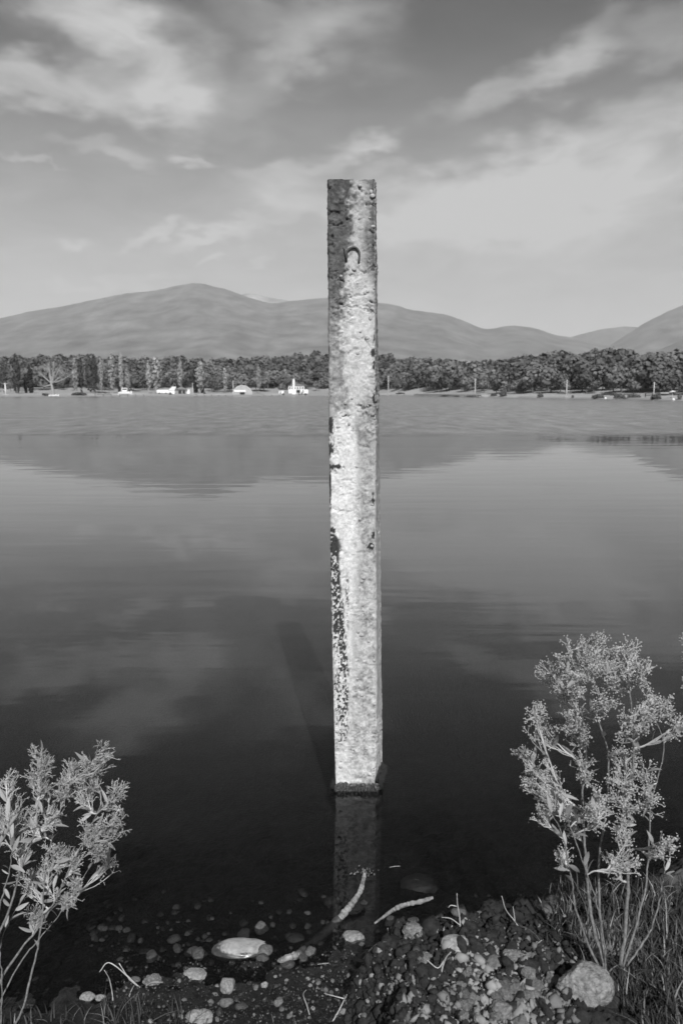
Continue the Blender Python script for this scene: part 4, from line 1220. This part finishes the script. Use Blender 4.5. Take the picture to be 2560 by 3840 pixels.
n = 0
while n < 150:                                 # under the water
    px, py = q.uniform(330, 1960), q.uniform(3340, 3640)
    if q.random() > sstep(3300, 3520, py) * .85 + .15: continue
    p = hit(px, py)
    if p[2] > -.002 or p[2] < -.13: continue
    r = q.uniform(.006, .017) if q.random() < .8 else q.uniform(.017, .032)
    pebble(p[0], p[1], r, q.choice(['stone_dark', 'stone_dark', 'stone_dark', 'stone_grey', 'stone_grey']), 'rounded pebble lying under shallow water near the bank', 'pebbles under the water'); n += 1
n = 0
while n < 60:                                  # on the little beach
    px, py = q.uniform(560, 1280), q.uniform(3640, 3840)
    p = hit(px, py)
    if p[2] < 0.0: continue
    pebble(p[0], p[1], q.uniform(.004, .011), q.choice(['stone_dark', 'stone_grey', 'stone_grey', 'stone_pale']), 'small rounded pebble on the dark wet beach', 'pebbles on the beach'); n += 1
n = 0
while n < 75:                                  # in the soil of the mound
    px, py = q.uniform(1330, 2120), q.uniform(3450, 3840)
    p = hit(px, py)
    if p[2] < .08: continue
    pebble(p[0], p[1], q.uniform(.004, .010), q.choice(['stone_dark', 'stone_grey', 'stone_pale', 'stone_pale']), 'small pebble embedded in the dark soil of the mound', 'pebbles in the mound', .35); n += 1
# gravel and soil crumbs nobody could count
def crumbs(name, n, pxr, pyr, rr, mat_, lab, cond, seed, wgt=None):
    r = np.random.default_rng(seed); V, Fs = ico(1); Fs = np.array(Fs); VV = []; FF = []; k = 0; tries = 0
    while k < n and tries < n * 8:
        tries += 1
        px, py = r.uniform(*pxr), r.uniform(*pyr)
        if wgt is not None and r.random() > wgt(px, py): continue
        p = hit(px, py); x, y, zz = p[0], p[1], p[2]
        if cond == 'mound' and zz < .06: continue
        if cond == 'beach' and not (-.05 < zz < .12): continue
        rad = rr[0] + (rr[1] - rr[0]) * r.random() ** 2.5 * (2.2 if r.random() < .06 else 1)
        W = V * (1 + .9 * (r.random((len(V), 1)) - .5)) * rad * np.array([1, r.uniform(.5, 1), r.uniform(.4, .9)]) @ rot_rand(r) + np.array([x, y, zz + rad * .25])
        VV.append(W); FF.append(Fs + k * len(V)); k += 1
    o = mk(name, np.concatenate(VV), np.concatenate(FF), mat_, smooth=False); return tag(o, lab, name.replace('_', ' '), kind='stuff')


dens = lambda px, py: .03 + .88 * math.exp(-(((px - 1900) / 240) ** 2 + ((py - 3760) / 130) ** 2)) + .35 * math.exp(-(((px - 1490) / 60) ** 2 + ((py - 3700) / 60) ** 2))
crumbs('soil_crumbs', 2200, (1320, 2160), (3440, 3850), (.002, .014), M['clod_pale'], 'pale dry crumbs of earth over the mound', 'mound', 5, dens)
crumbs('dark_soil_crumbs', 2400, (1300, 2160), (3430, 3850), (.003, .018), M['clod_dark'], 'dark moist crumbs of earth over the mound', 'mound', 6)
crumbs('pale_gravel', 420, (380, 1330), (3540, 3850), (.0015, .007), M['stone_grey'], 'scattered pale gravel on the dark wet beach', 'beach', 17)
crumbs('gravel', 1400, (380, 1330), (3560, 3850), (.0015, .006), M['stone_dark'], 'fine grey gravel along the wet waterline', 'beach', 7)

# pale clods of dry earth, large enough to pick out
clod_me = [stone_mesh(400 + k, 'clod_pale', 4, .40) for k in range(3)]
for k in range(44):
    px = q.normal(1890, 140); py = q.normal(3745, 60)
    if not (1660 < px < 2110 and 3640 < py < 3838): continue
    p = hit(px, py); r = q.uniform(.010, .030)
    o = ob('earth_clod', clod_me[k % 3]); o.scale = (r * q.uniform(.9, 1.4), r, r * .7); o.rotation_euler = (q.normal() * .4, q.normal() * .4, q.random() * 6); o.location = (p[0], p[1], p[2] + r * .2)
    tag(o, 'crumbly pale clod of dry earth low on the mound', 'clod', 'dry clods low on the mound')
o = stone(573, 3686, 70, 46, 'stone_mud', 'rough crumbly pale lump at the waterline with a dry stalk on it', 61, .3, .3, name='earth_clod', cat='clod')


# ------------------------------------------------------------------ driftwood, twigs, stalks
def bend(pts, r, n, name, m, lab, cat, sides=9, knots=0, seed=0, forks=(), smooth=True):
    P = smooth_path(pts, n); q2 = np.random.default_rng(seed)
    r = np.interp(np.linspace(0, 1, len(P)), np.linspace(0, 1, len(r)), r) * (1 + .13 * q2.normal(size=len(P)))
    P = P + q2.normal(size=P.shape) * (np.mean(r) * .05)
    o = empty(name, tuple(P[0])); b = MB(); b.tube(P - P[0], r, sides); b.build('stem', M[m], o, smooth and np.mean(r) < .004)
    for fk, fr_ in forks:
        b = MB(); b.tube(smooth_path(fk, 10) - P[0], fr_, 6); b.build('side_twig', M[m], o, True)
    return tag(o, lab, cat), P


wp = lambda px, py, z: tuple(at_z(px, py, z))
oA, P = bend([wp(1366, 3276, .075), wp(1362, 3300, .066), wp(1350, 3342, .05), wp(1322, 3385, .03), wp(1290, 3425, .012), wp(1274, 3444, .0)], [.0055, .008, .009, .0105, .0115, .012], 60, 'driftwood_stick', 'wood_pale', 'pale driftwood stick reaching out of the water in front of the post', 'stick', 10)
b = MB(); sub = smooth_path([wp(1274, 3444, .001), wp(1240, 3478, -.02), wp(1195, 3518, -.03), wp(1150, 3555, -.018), wp(1118, 3580, .004)], 20); b.tube(sub - P[0], [.016, .017, .016, .015, .013], 10); b.build('submerged_end', M['wood_dark'], oA, True)
b = MB(); b.tube(smooth_path([wp(1240, 3478, -.02), wp(1262, 3497, -.03), wp(1290, 3500, -.03)], 8) - P[0], [.009, .005], 7); b.build('side_twig', M['wood_dark'], oA, True)
bend([wp(1118, 3578, .006), wp(1096, 3588, .016), wp(1066, 3598, .014), wp(1042, 3604, .004)], [.008, .014, .012, .004], 14, 'bark_piece', 'wood_pale', 'short split piece of pale bark at the waterline', 'bark', 7, seed=4)
bend([wp(1622, 3366, .13), wp(1580, 3380, .125), wp(1530, 3390, .11), wp(1492, 3403, .09), wp(1455, 3425, .06), wp(1405, 3462, .015)], [.006, .0075, .008, .0085, .0065, .0035], 44, 'driftwood_branch', 'wood_pale', 'crooked pale branch leaning from the mound out over the water', 'branch', 9, seed=5)
# flecks of weed gathered round the tip of the stick
q3 = np.random.default_rng(8); b = MB()
for k in range(26):
    c = np.array(wp(1366, 3268, .004)) + np.array([q3.normal() * .022, q3.normal() * .012, 0]); r = q3.uniform(.002, .005)
    V0, F0 = ico(1); b.add((V0 * r * (1 + .5 * (q3.random((len(V0), 1)) - .5)) * np.array([1.4, 1, .5])) @ rot_rand(q3) + c, F0)
o = b.build('water_weed', M['stone_grey']); tag(o, 'flecks of pale floating weed at the tip of the driftwood stick', 'weed', kind='stuff')


def on(px, py, up=0.0):
    p = hit(px, py); return (p[0], p[1], p[2] + up)


def up_from(base, px, py, dy=0.0): return tuple(at_y(px, py, base[1] + dy))


TW = [  # base px, further points px (rising from the base), radius, label
    ((1726, 3478), [(1722, 3440), (1714, 3390), (1712, 3350)], .0032, 'thin forked twig standing upright on the mound crest', [[(1716, 3400), (1690, 3395), (1680, 3404)], [(1724, 3470), (1690, 3445), (1655, 3440)]]),
    ((1950, 3475), [(1925, 3450), (1895, 3410), (1880, 3360)], .0028, 'slender twig rising from the mound behind the bright chip', [[(1930, 3455), (1925, 3420), (1922, 3400)]]),
    ((1650, 3655), [(1660, 3620), (1672, 3590), (1690, 3570)], .004, 'dead root fork curling over the mound below the angular stone', [[(1665, 3600), (1640, 3630), (1600, 3600)], [(1650, 3655), (1640, 3690), (1636, 3720)]]),
    ((1355, 3597), [(1390, 3560), (1430, 3530), (1484, 3518)], .0042, 'arched root springing from the mound beside the corner block', [[(1465, 3520), (1455, 3495), (1453, 3480)]]),
    ((1965, 3572), [(1985, 3555), (2010, 3540), (2030, 3526)], .0030, 'short pale forked twig near the bright upright chip', [[(2000, 3545), (2015, 3548), (2028, 3544)]]),
    ((1165, 3810), [(1150, 3770), (1137, 3730), (1148, 3712)], .0026, 'thin dry stalk standing on the dark mud below the mound', []),
    ((1238, 3835), [(1270, 3790), (1295, 3740), (1300, 3730)], .0036, 'forked dead root at the foot of the mound', [[(1290, 3745), (1250, 3735), (1215, 3725)], [(1275, 3785), (1285, 3800), (1300, 3800)]]),
    ((425, 3752), [(420, 3715), (410, 3670), (392, 3638)], .0030, 'dry leaning stalk by the pale stones under the left shrub', []),
]
for base, pts, r, lab, forks in TW:
    b0 = on(*base, up=-.01); fp = [[up_from(b0, *p_) for p_ in f] for f in forks]
    path = [b0] + [up_from(b0, *p_, dy=-.01 * k) for k, p_ in enumerate(pts)]
    bend(path, [r * .7, r * .55, r * .3], 18, 'twig', 'twig', lab, 'twig', 6, seed=int(base[0]), forks=[(f, [r * .5, r * .25]) for f in fp])
b0 = on(523, 3703)
bend([b0, up_from(b0, 480, 3662), up_from(b0, 410, 3610), up_from(b0, 374, 3645)], [.0022, .002, .0018], 20, 'reed', 'twig', 'folded dry reed leaning over the dark water below the left shrub', 'reed', 5)
bend([on(525, 3703), up_from(b0, 485, 3670), up_from(b0, 447, 3612)], [.0022, .002, .0016], 14, 'reed', 'twig', 'straight dry reed beside the folded reed', 'reed', 5)
bend([on(548, 3708, .012), on(575, 3700, .016), on(613, 3697, .012)], [.003, .0035, .003], 10, 'stalk', 'wood_pale', 'short flat pale stalk lying on the crumbly lump', 'stalk', 5)
for (x0, y0, x1, y1, lab) in [(968, 3530, 995, 3532, 'pale sliver of straw floating beside the half-dry stone'), (1460, 3252, 1500, 3248, 'thin pale straw floating on the dark water right of the stick'), (1190, 3616, 1240, 3612, 'straw lying on the wet mud near the stick')]:
    bend([wp(x0, y0, .003), wp((x0 + x1) / 2, (y0 + y1) / 2 - 1, .004), wp(x1, y1, .003)], [.0015, .002, .001], 6, 'straw', 'wood_pale', lab, 'straw', 5)

# pale log end among the grass on the far side
p = on(2470, 3420, .03)
bend([wp(2390, 3420, .10), wp(2430, 3404, .13), wp(2490, 3408, .13), wp(2530, 3436, .10)], [.012, .026, .028, .016], 14, 'driftwood_log', 'wood_dark', 'weathered dark log end lying in the grass behind the shrub', 'log', 9, seed=9)


# ------------------------------------------------------------------ grass
def grass(name, spots, lab, seed):
    r = np.random.default_rng(seed); VV = []; FF = []; AA = []; n = 0
    for (px, py, ln) in spots:
        p = hit(px, py)
        if p[2] < -.02: continue
        a = r.random() * 6.28; lean = r.uniform(.15, 1.1); w = r.uniform(.0012, .0028)
        L_ = ln * r.uniform(.6, 1.3); alb = r.choice([.05, .09, .18, .36], p=[.38, .34, .19, .09])
        dx, dy = cos(a), sin(a); sx, sy = -dy * w, dx * w; prev = None
        for k in range(5):
            t = k / 4; hor = lean * L_ * t * t * .8; ver = L_ * t * (1 - .35 * lean * t)
            c = np.array([p[0] + dx * hor, p[1] + dy * hor, p[2] - .008 + ver]); f = (1 - t ** 1.6) + .04
            VV += [(c[0] - sx * f, c[1] - sy * f, c[2]), (c[0] + sx * f, c[1] + sy * f, c[2])]; AA += [alb, alb]
            if k: FF.append((n - 2, n - 1, n + 1, n))
            n += 2
    o = mk(name, np.array(VV), np.array(FF), M['grass'], attrs={'alb': AA}); return tag(o, lab, 'grass', kind='stuff')


r = np.random.default_rng(71); sp = []
while len(sp) < 2600:
    px, py = r.uniform(2010, 2720), r.uniform(3330, 3990)
    edge = 2030 + (0 if py < 3560 else (py - 3560) * .9 + 120)
    if py > 3560 and px < edge + r.normal() * 25: continue
    if py < 3560 and px < 2060 + (3560 - py) * .1 + r.normal() * 30: continue
    if math.hypot((px - 2195) / 115, (py - 3728) / 100) < 1: continue
    sp.append((px, py, .035 + .05 * r.random()))
grass('grass', sp, 'tangled grass, part dry, covering the bank under the right shrub', 72)
sp = [(r.uniform(380, 720), r.uniform(3790, 3960), .06 + .05 * r.random()) for _ in range(80)] + [(r.uniform(0, 330), r.uniform(3800, 3960), .06) for _ in range(90)] + \
     [(r.normal(1080, 40), r.uniform(3830, 3880), .05) for _ in range(14)] + [(r.normal(690, 40), r.uniform(3790, 3830), .06) for _ in range(14)] + [(r.uniform(380, 640), r.uniform(3740, 3800), .04) for _ in range(40)]
grass('grass_tuft', sp, 'sparse upright grass blades along the bottom of the beach', 73)


# ------------------------------------------------------------------ shrubs
def leaf_mesh():
    n = 7; V = []; Fs = []
    for i in range(n):
        t = i / (n - 1); w = .11 * (sin(pi * min(1, t ** .8)) ** .85) + .004; z = .10 * sin(t * 2.2) - .0
        V += [(t, -w, z + w * .35), (t, 0, z), (t, w, z + w * .35)]
    for i in range(n - 1):
        a = i * 3; Fs += [(a, a + 3, a + 4, a + 1), (a + 1, a + 4, a + 5, a + 2)]
    return mk('leaf', V, Fs, M['leaf'], link=False)


LEAF = leaf_mesh()


def shrub(base_px, base_y, stems, clumps, lab, seed, florets, n_leaf, name='shrub', tipfork=3, mass=1.0):
    r = np.random.default_rng(seed)
    gx = at_y(base_px[0], base_px[1], base_y); bz = float(gz(gx[0], base_y))
    root = empty(name, (gx[0], base_y, bz)); O = np.array([gx[0], base_y, bz])
    paths = []
    for pts, r0 in stems:
        P = [np.array(at_y(px, py, base_y + dy)) for (px, py, dy) in pts]
        P[0][2] = float(gz(P[0][0], P[0][1])) - .02
        P = smooth_path(P, 30); P = P + r.normal(size=P.shape) * .0012; paths.append((P, r0))
        b = MB(); b.tube(P - O, np.linspace(r0 * .6, r0 * .17, len(P)) * (1 + .08 * r.normal(size=len(P))), 8); b.build('stem', M['bark'], root, True)
    tw = MB(); TV = []; leaf_pts = []; tips = []
    for P, r0 in paths:
        for i in range(12, len(P) - 1): leaf_pts.append((P[i], P[i] - P[i - 1]))

    T3 = []
    def tube3(p, q_, r0, r1): T3.append((p[0], p[1], p[2], q_[0], q_[1], q_[2], r0, r1))

    for (px, py, rp, dy) in clumps:
        C = np.array(at_y(px, py, base_y + dy)); R_ = rp / F * (base_y * .94)
        best = None
        for P, r0 in paths:
            d = np.linalg.norm(P - C, axis=1) + np.where(P[:, 2] > C[2] - np.maximum(R_ * .9, .6 * np.hypot(P[:, 0] - C[0], P[:, 1] - C[1])), 9, 0)
            i = int(np.argmin(d))
            if best is None or d[i] < best[0]: best = (d[i], P[i], r0 * (1 - .6 * i / len(P)))
        st = best[1]; foot = C * .55 + st * .45; foot[2] = min(foot[2], C[2] - R_ * 1.1)
        bp = smooth_path([st, st * .5 + foot * .5 + r.normal(size=3) * .004, foot, C + np.array([0, 0, R_ * .5])], 16)
        tw.tube(bp - O, [min(best[2] * .5, .0030), .0022, .0012], 5)
        for i in range(2, len(bp), 2): leaf_pts.append((bp[i], bp[i] - bp[i - 1]))
        # corymb: side twigs all along the upper branch, forking to the rim of a rounded head
        nt = int(rp * .26 * mass) + 4
        for k in range(nt):
            ii = int(r.integers(5, len(bp))); s0 = bp[ii]
            dv = r.normal(size=3); dv /= np.linalg.norm(dv); hz_ = (ii - 4) / (len(bp) - 4)
            e = C + dv * R_ * r.uniform(.4, 1.0) * np.array([.9, .8, .5]) + np.array([0, 0, R_ * (hz_ * 1.9 - 1.15)])
            e[2] = max(e[2], s0[2] + .008)
            m1 = s0 * .5 + e * .5 + np.array([0, 0, -.004]) + r.normal(size=3) * .004
            tube3(s0, m1, .0016, .0013); tube3(m1, e, .0013, .0010)
            if r.random() < .5: leaf_pts.append((m1, e - m1))
            for src in (e, s0 * .35 + e * .65):
                for f in range(tipfork):
                    g = (e - s0); g = g / (np.linalg.norm(g) + 1e-9) + r.normal(size=3) * .55 + np.array([0, 0, .25]); g /= np.linalg.norm(g)
                    l_ = r.uniform(.012, .026); tp = src + g * l_; tube3(src, tp, .0010, .0007); tips.append(tp)
                    if not florets:
                        for _ in range(2):
                            g2 = g + r.normal(size=3) * .6; g2 /= np.linalg.norm(g2); tube3(tp, tp + g2 * r.uniform(.005, .011), .0008, .0008)
    A = np.array(T3); p = A[:, :3] - O; e = A[:, 3:6] - O; m_ = (p + e) / 2 + r.normal(size=p.shape) * np.linalg.norm(e - p, axis=1)[:, None] * .06
    d = e - p; d /= np.linalg.norm(d, axis=1)[:, None] + 1e-9; u = np.cross(d, np.array([.3, .9, .31])); u /= np.linalg.norm(u, axis=1)[:, None]; w = np.cross(d, u)
    VV = np.zeros((len(A), 9, 3))
    for i, (c, rad) in enumerate(((p, A[:, 6]), (m_, (A[:, 6] + A[:, 7]) / 2), (e, A[:, 7]))):
        for j in range(3):
            VV[:, i * 3 + j] = c + rad[:, None] * (u * cos(2.094 * j) + w * sin(2.094 * j))
    fq = np.array([(i * 3 + j, i * 3 + (j + 1) % 3, i * 3 + 3 + (j + 1) % 3, i * 3 + 3 + j) for i in range(2) for j in range(3)])
    FQ = (fq[None] + 9 * np.arange(len(A))[:, None, None]).reshape(-1, 4)
    t_ = mk('twigs', VV.reshape(-1, 3), FQ, M['twig'], root, False); t_['kind'] = 'stuff'
    t_ = tw.build('branches', M['twig'], root, False); t_['kind'] = 'stuff'
    tips = np.array(tips)
    # small flower / seed heads on the tips
    oct_ = np.array([(1, 0, 0), (-1, 0, 0), (0, 1, 0), (0, -1, 0), (0, 0, 1.2), (0, 0, -1.2)], float)
    of = np.array([(0, 2, 4), (2, 1, 4), (1, 3, 4), (3, 0, 4), (2, 0, 5), (1, 2, 5), (3, 1, 5), (0, 3, 5)])
    sel = r.random(len(tips)) < (1.0 if florets else .10); T = tips[sel]; VV = []; FF = []
    k = 0
    for p in T:
        for c in range(3 if florets else 1):
            s_ = r.uniform(.0011, .0026) if florets else r.uniform(.0018, .003)
            VV.append((oct_ * s_) @ rot_rand(r) + p + r.normal(size=3) * .0045 * (c > 0) - O); FF.append(of + 6 * k); k += 1
    sh = mk('seed_heads', np.concatenate(VV), np.concatenate(FF), M['seed'], root, True); sh['kind'] = 'stuff'
    idx = r.choice(len(leaf_pts), min(n_leaf, len(leaf_pts)), replace=False)
    for i in idx:
        p, d = leaf_pts[i]; d = d / (np.linalg.norm(d) + 1e-9) * .5 + r.normal(size=3) * .5 + np.array([0, 0, .1])
        l_ = ob('leaf', LEAF, root); L_ = r.uniform(.026, .056)
        l_.scale = (L_, L_ * r.uniform(.8, 1.15), L_); l_.location = tuple(p - O)
        yaw = math.atan2(d[1], d[0]); pit = -math.atan2(d[2], math.hypot(d[0], d[1])); l_.rotation_euler = (r.normal() * .8, pit, yaw)
    return tag(root, lab, 'shrub')


RC = [(2128, 2474, 72), (2217, 2420, 62), (2262, 2460, 72), (2351, 2474, 70), (2061, 2532, 50), (2164, 2554, 62), (2262, 2640, 48), (2390, 2527, 58), (2003, 2700, 50), (2040, 2745, 40), (2137, 2697, 58), (2172, 2760, 45),
      (2373, 2716, 75), (2440, 2643, 58), (2487, 2664, 40), (1972, 2853, 48), (2061, 2911, 72), (1994, 2943, 58), (2181, 2880, 55), (2342, 2860, 75), (2418, 2905, 58), (2083, 2990, 60), (2239, 3014, 58), (2329, 2970, 65),
      (2333, 3058, 65), (2431, 3005, 48), (2114, 3212, 36), (2342, 3192, 75), (2306, 3236, 58), (2487, 3170, 50), (2150, 3080, 45), (2545, 2730, 32), (2030, 3066, 34), (2248, 3080, 40), (2205, 2500, 55), (2300, 2540, 50), (2110, 2600, 45)]
rr_ = np.random.default_rng(12)
RC = [(a, b_, c, float(rr_.normal() * .08)) for a, b_, c in RC]
RS = [([(2272, 3655, 0), (2216, 3430, .02), (2196, 3250, .02), (2182, 3000, .04), (2194, 2780, .05), (2135, 2620, .06)], .0085),
      ([(2268, 3650, 0), (2165, 3430, -.03), (2140, 3290, -.05), (2105, 3130, -.07), (2030, 2990, -.08)], .0055),
      ([(2322, 3648, .02), (2346, 3450, .03), (2352, 3270, .03), (2342, 3060, .02), (2372, 2860, 0), (2360, 2600, -.02), (2350, 2520, -.02)], .009),
      ([(2330, 3648, .02), (2440, 3480, .05), (2484, 3300, .07), (2488, 3200, .07)], .0048),
      ([(2326, 3640, .02), (2415, 3350, .08), (2432, 3150, .10), (2442, 3000, .10), (2480, 2850, .1), (2484, 2770, .1), (2445, 2680, .1)], .0052),
      ([(2276, 3650, .0), (2242, 3300, .05), (2282, 2880, .06), (2243, 2690, .06), (2222, 2460, .06)], .006),
      ([(2280, 3655, -.01), (2250, 3450, -.04), (2190, 3250, -.06), (2120, 3050, -.06), (2090, 2930, -.06)], .0045)]
b0 = hit(2275, 3655)
shrub((2290, 3655), float(b0[1]), RS, RC, 'tall bushy shrub with many tiny seed heads growing from the grassy bank', 801, True, 230, mass=.72)
LC = [(155, 2850, 50), (388, 2830, 50), (272, 2888, 40), (359, 2898, 60), (145, 2938, 55), (320, 2976, 65), (437, 2994, 48), (24, 2938, 40), (63, 3034, 55), (184, 3053, 60), (427, 3106, 62), (339, 3116, 60), (121, 3092, 50), (24, 3068, 45),
      (209, 3213, 55), (276, 3228, 45), (364, 3190, 45), (112, 3310, 45), (170, 3276, 50), (286, 3330, 40), (242, 3373, 45), (131, 3447, 38), (412, 3242, 32), (73, 3180, 45), (230, 2960, 45), (-40, 3000, 60), (-60, 3120, 60)]
LC = [(a, b_, c, float(rr_.normal() * .07)) for a, b_, c in LC]
LS = [([(40, 3930, 0), (90, 3770, 0), (130, 3600, .02), (154, 3490, .02), (165, 3330, .03), (195, 3150, .03), (250, 2960, .03)], .0062),
      ([(-60, 3860, 0), (0, 3690, .02), (80, 3560, .03), (148, 3475, .04), (215, 3360, .05), (300, 3180, .05), (380, 3020, .05)], .0075),
      ([(-90, 3850, 0), (-20, 3560, -.03), (40, 3400, -.04), (72, 3280, -.04), (130, 3120, -.05), (150, 2960, -.05)], .0075),
      ([(-95, 3840, 0), (-20, 3480, -.05), (20, 3330, -.06), (45, 3210, -.06), (30, 3080, -.06)], .005),
      ([(-50, 3860, .02), (70, 3620, .06), (150, 3520, .08), (215, 3440, .1), (320, 3280, .1), (400, 3170, .1)], .0042),
      ([(5, 3900, .0), (8, 3700, .0), (2, 3560, .0), (30, 3470, 0), (85, 3370, 0)], .004)]
b0 = hit(0, 3839)
shrub((-30, 3880), float(b0[1]) - .02, LS, LC, 'leafy shrub with bare forked twigs leaning in from the picture edge', 811, False, 230, mass=1.0)
EC = [(2590, 2420, 50, 0), (2585, 2500, 45, .05), (2640, 2560, 60, 0), (2680, 2460, 60, .05), (2600, 2590, 40, 0)]
ES = [([(2720, 3600, 0), (2700, 3200, 0), (2670, 2800, .02), (2640, 2520, .02)], .007), ([(2725, 3600, 0), (2660, 3000, .03), (2610, 2600, .04)], .005)]
shrub((2720, 3600), 2.45, ES, EC, 'shrub whose pale tips just enter at the picture edge beside the taller shrub', 821, True, 30)

# ------------------------------------------------------------------ the air: pale haze over lake and hills
bm = bmesh.new(); bmesh.ops.create_cube(bm, size=1)
hz = bpy.data.meshes.new('haze'); bm.to_mesh(hz); bm.free()
ho = ob('haze', hz); ho.scale = (33000, 19000, 1230); ho.location = (0, 7600, 555)
hm = bpy.data.materials.new('haze'); hm.use_nodes = True; t = hm.node_tree; t.nodes.clear()
hout = N(t, 'ShaderNodeOutputMaterial'); hv = N(t, 'ShaderNodeVolumePrincipled')
hv.inputs['Color'].default_value = (.985, .985, .985, 1); hv.inputs['Density'].default_value = 6.2e-5; hv.inputs['Anisotropy'].default_value = -0.12
t.links.new(hv.outputs[0], hout.inputs['Volume']); hz.materials.append(hm)
tag(ho, 'pale even haze over the lake and the hills', 'haze', kind='stuff')
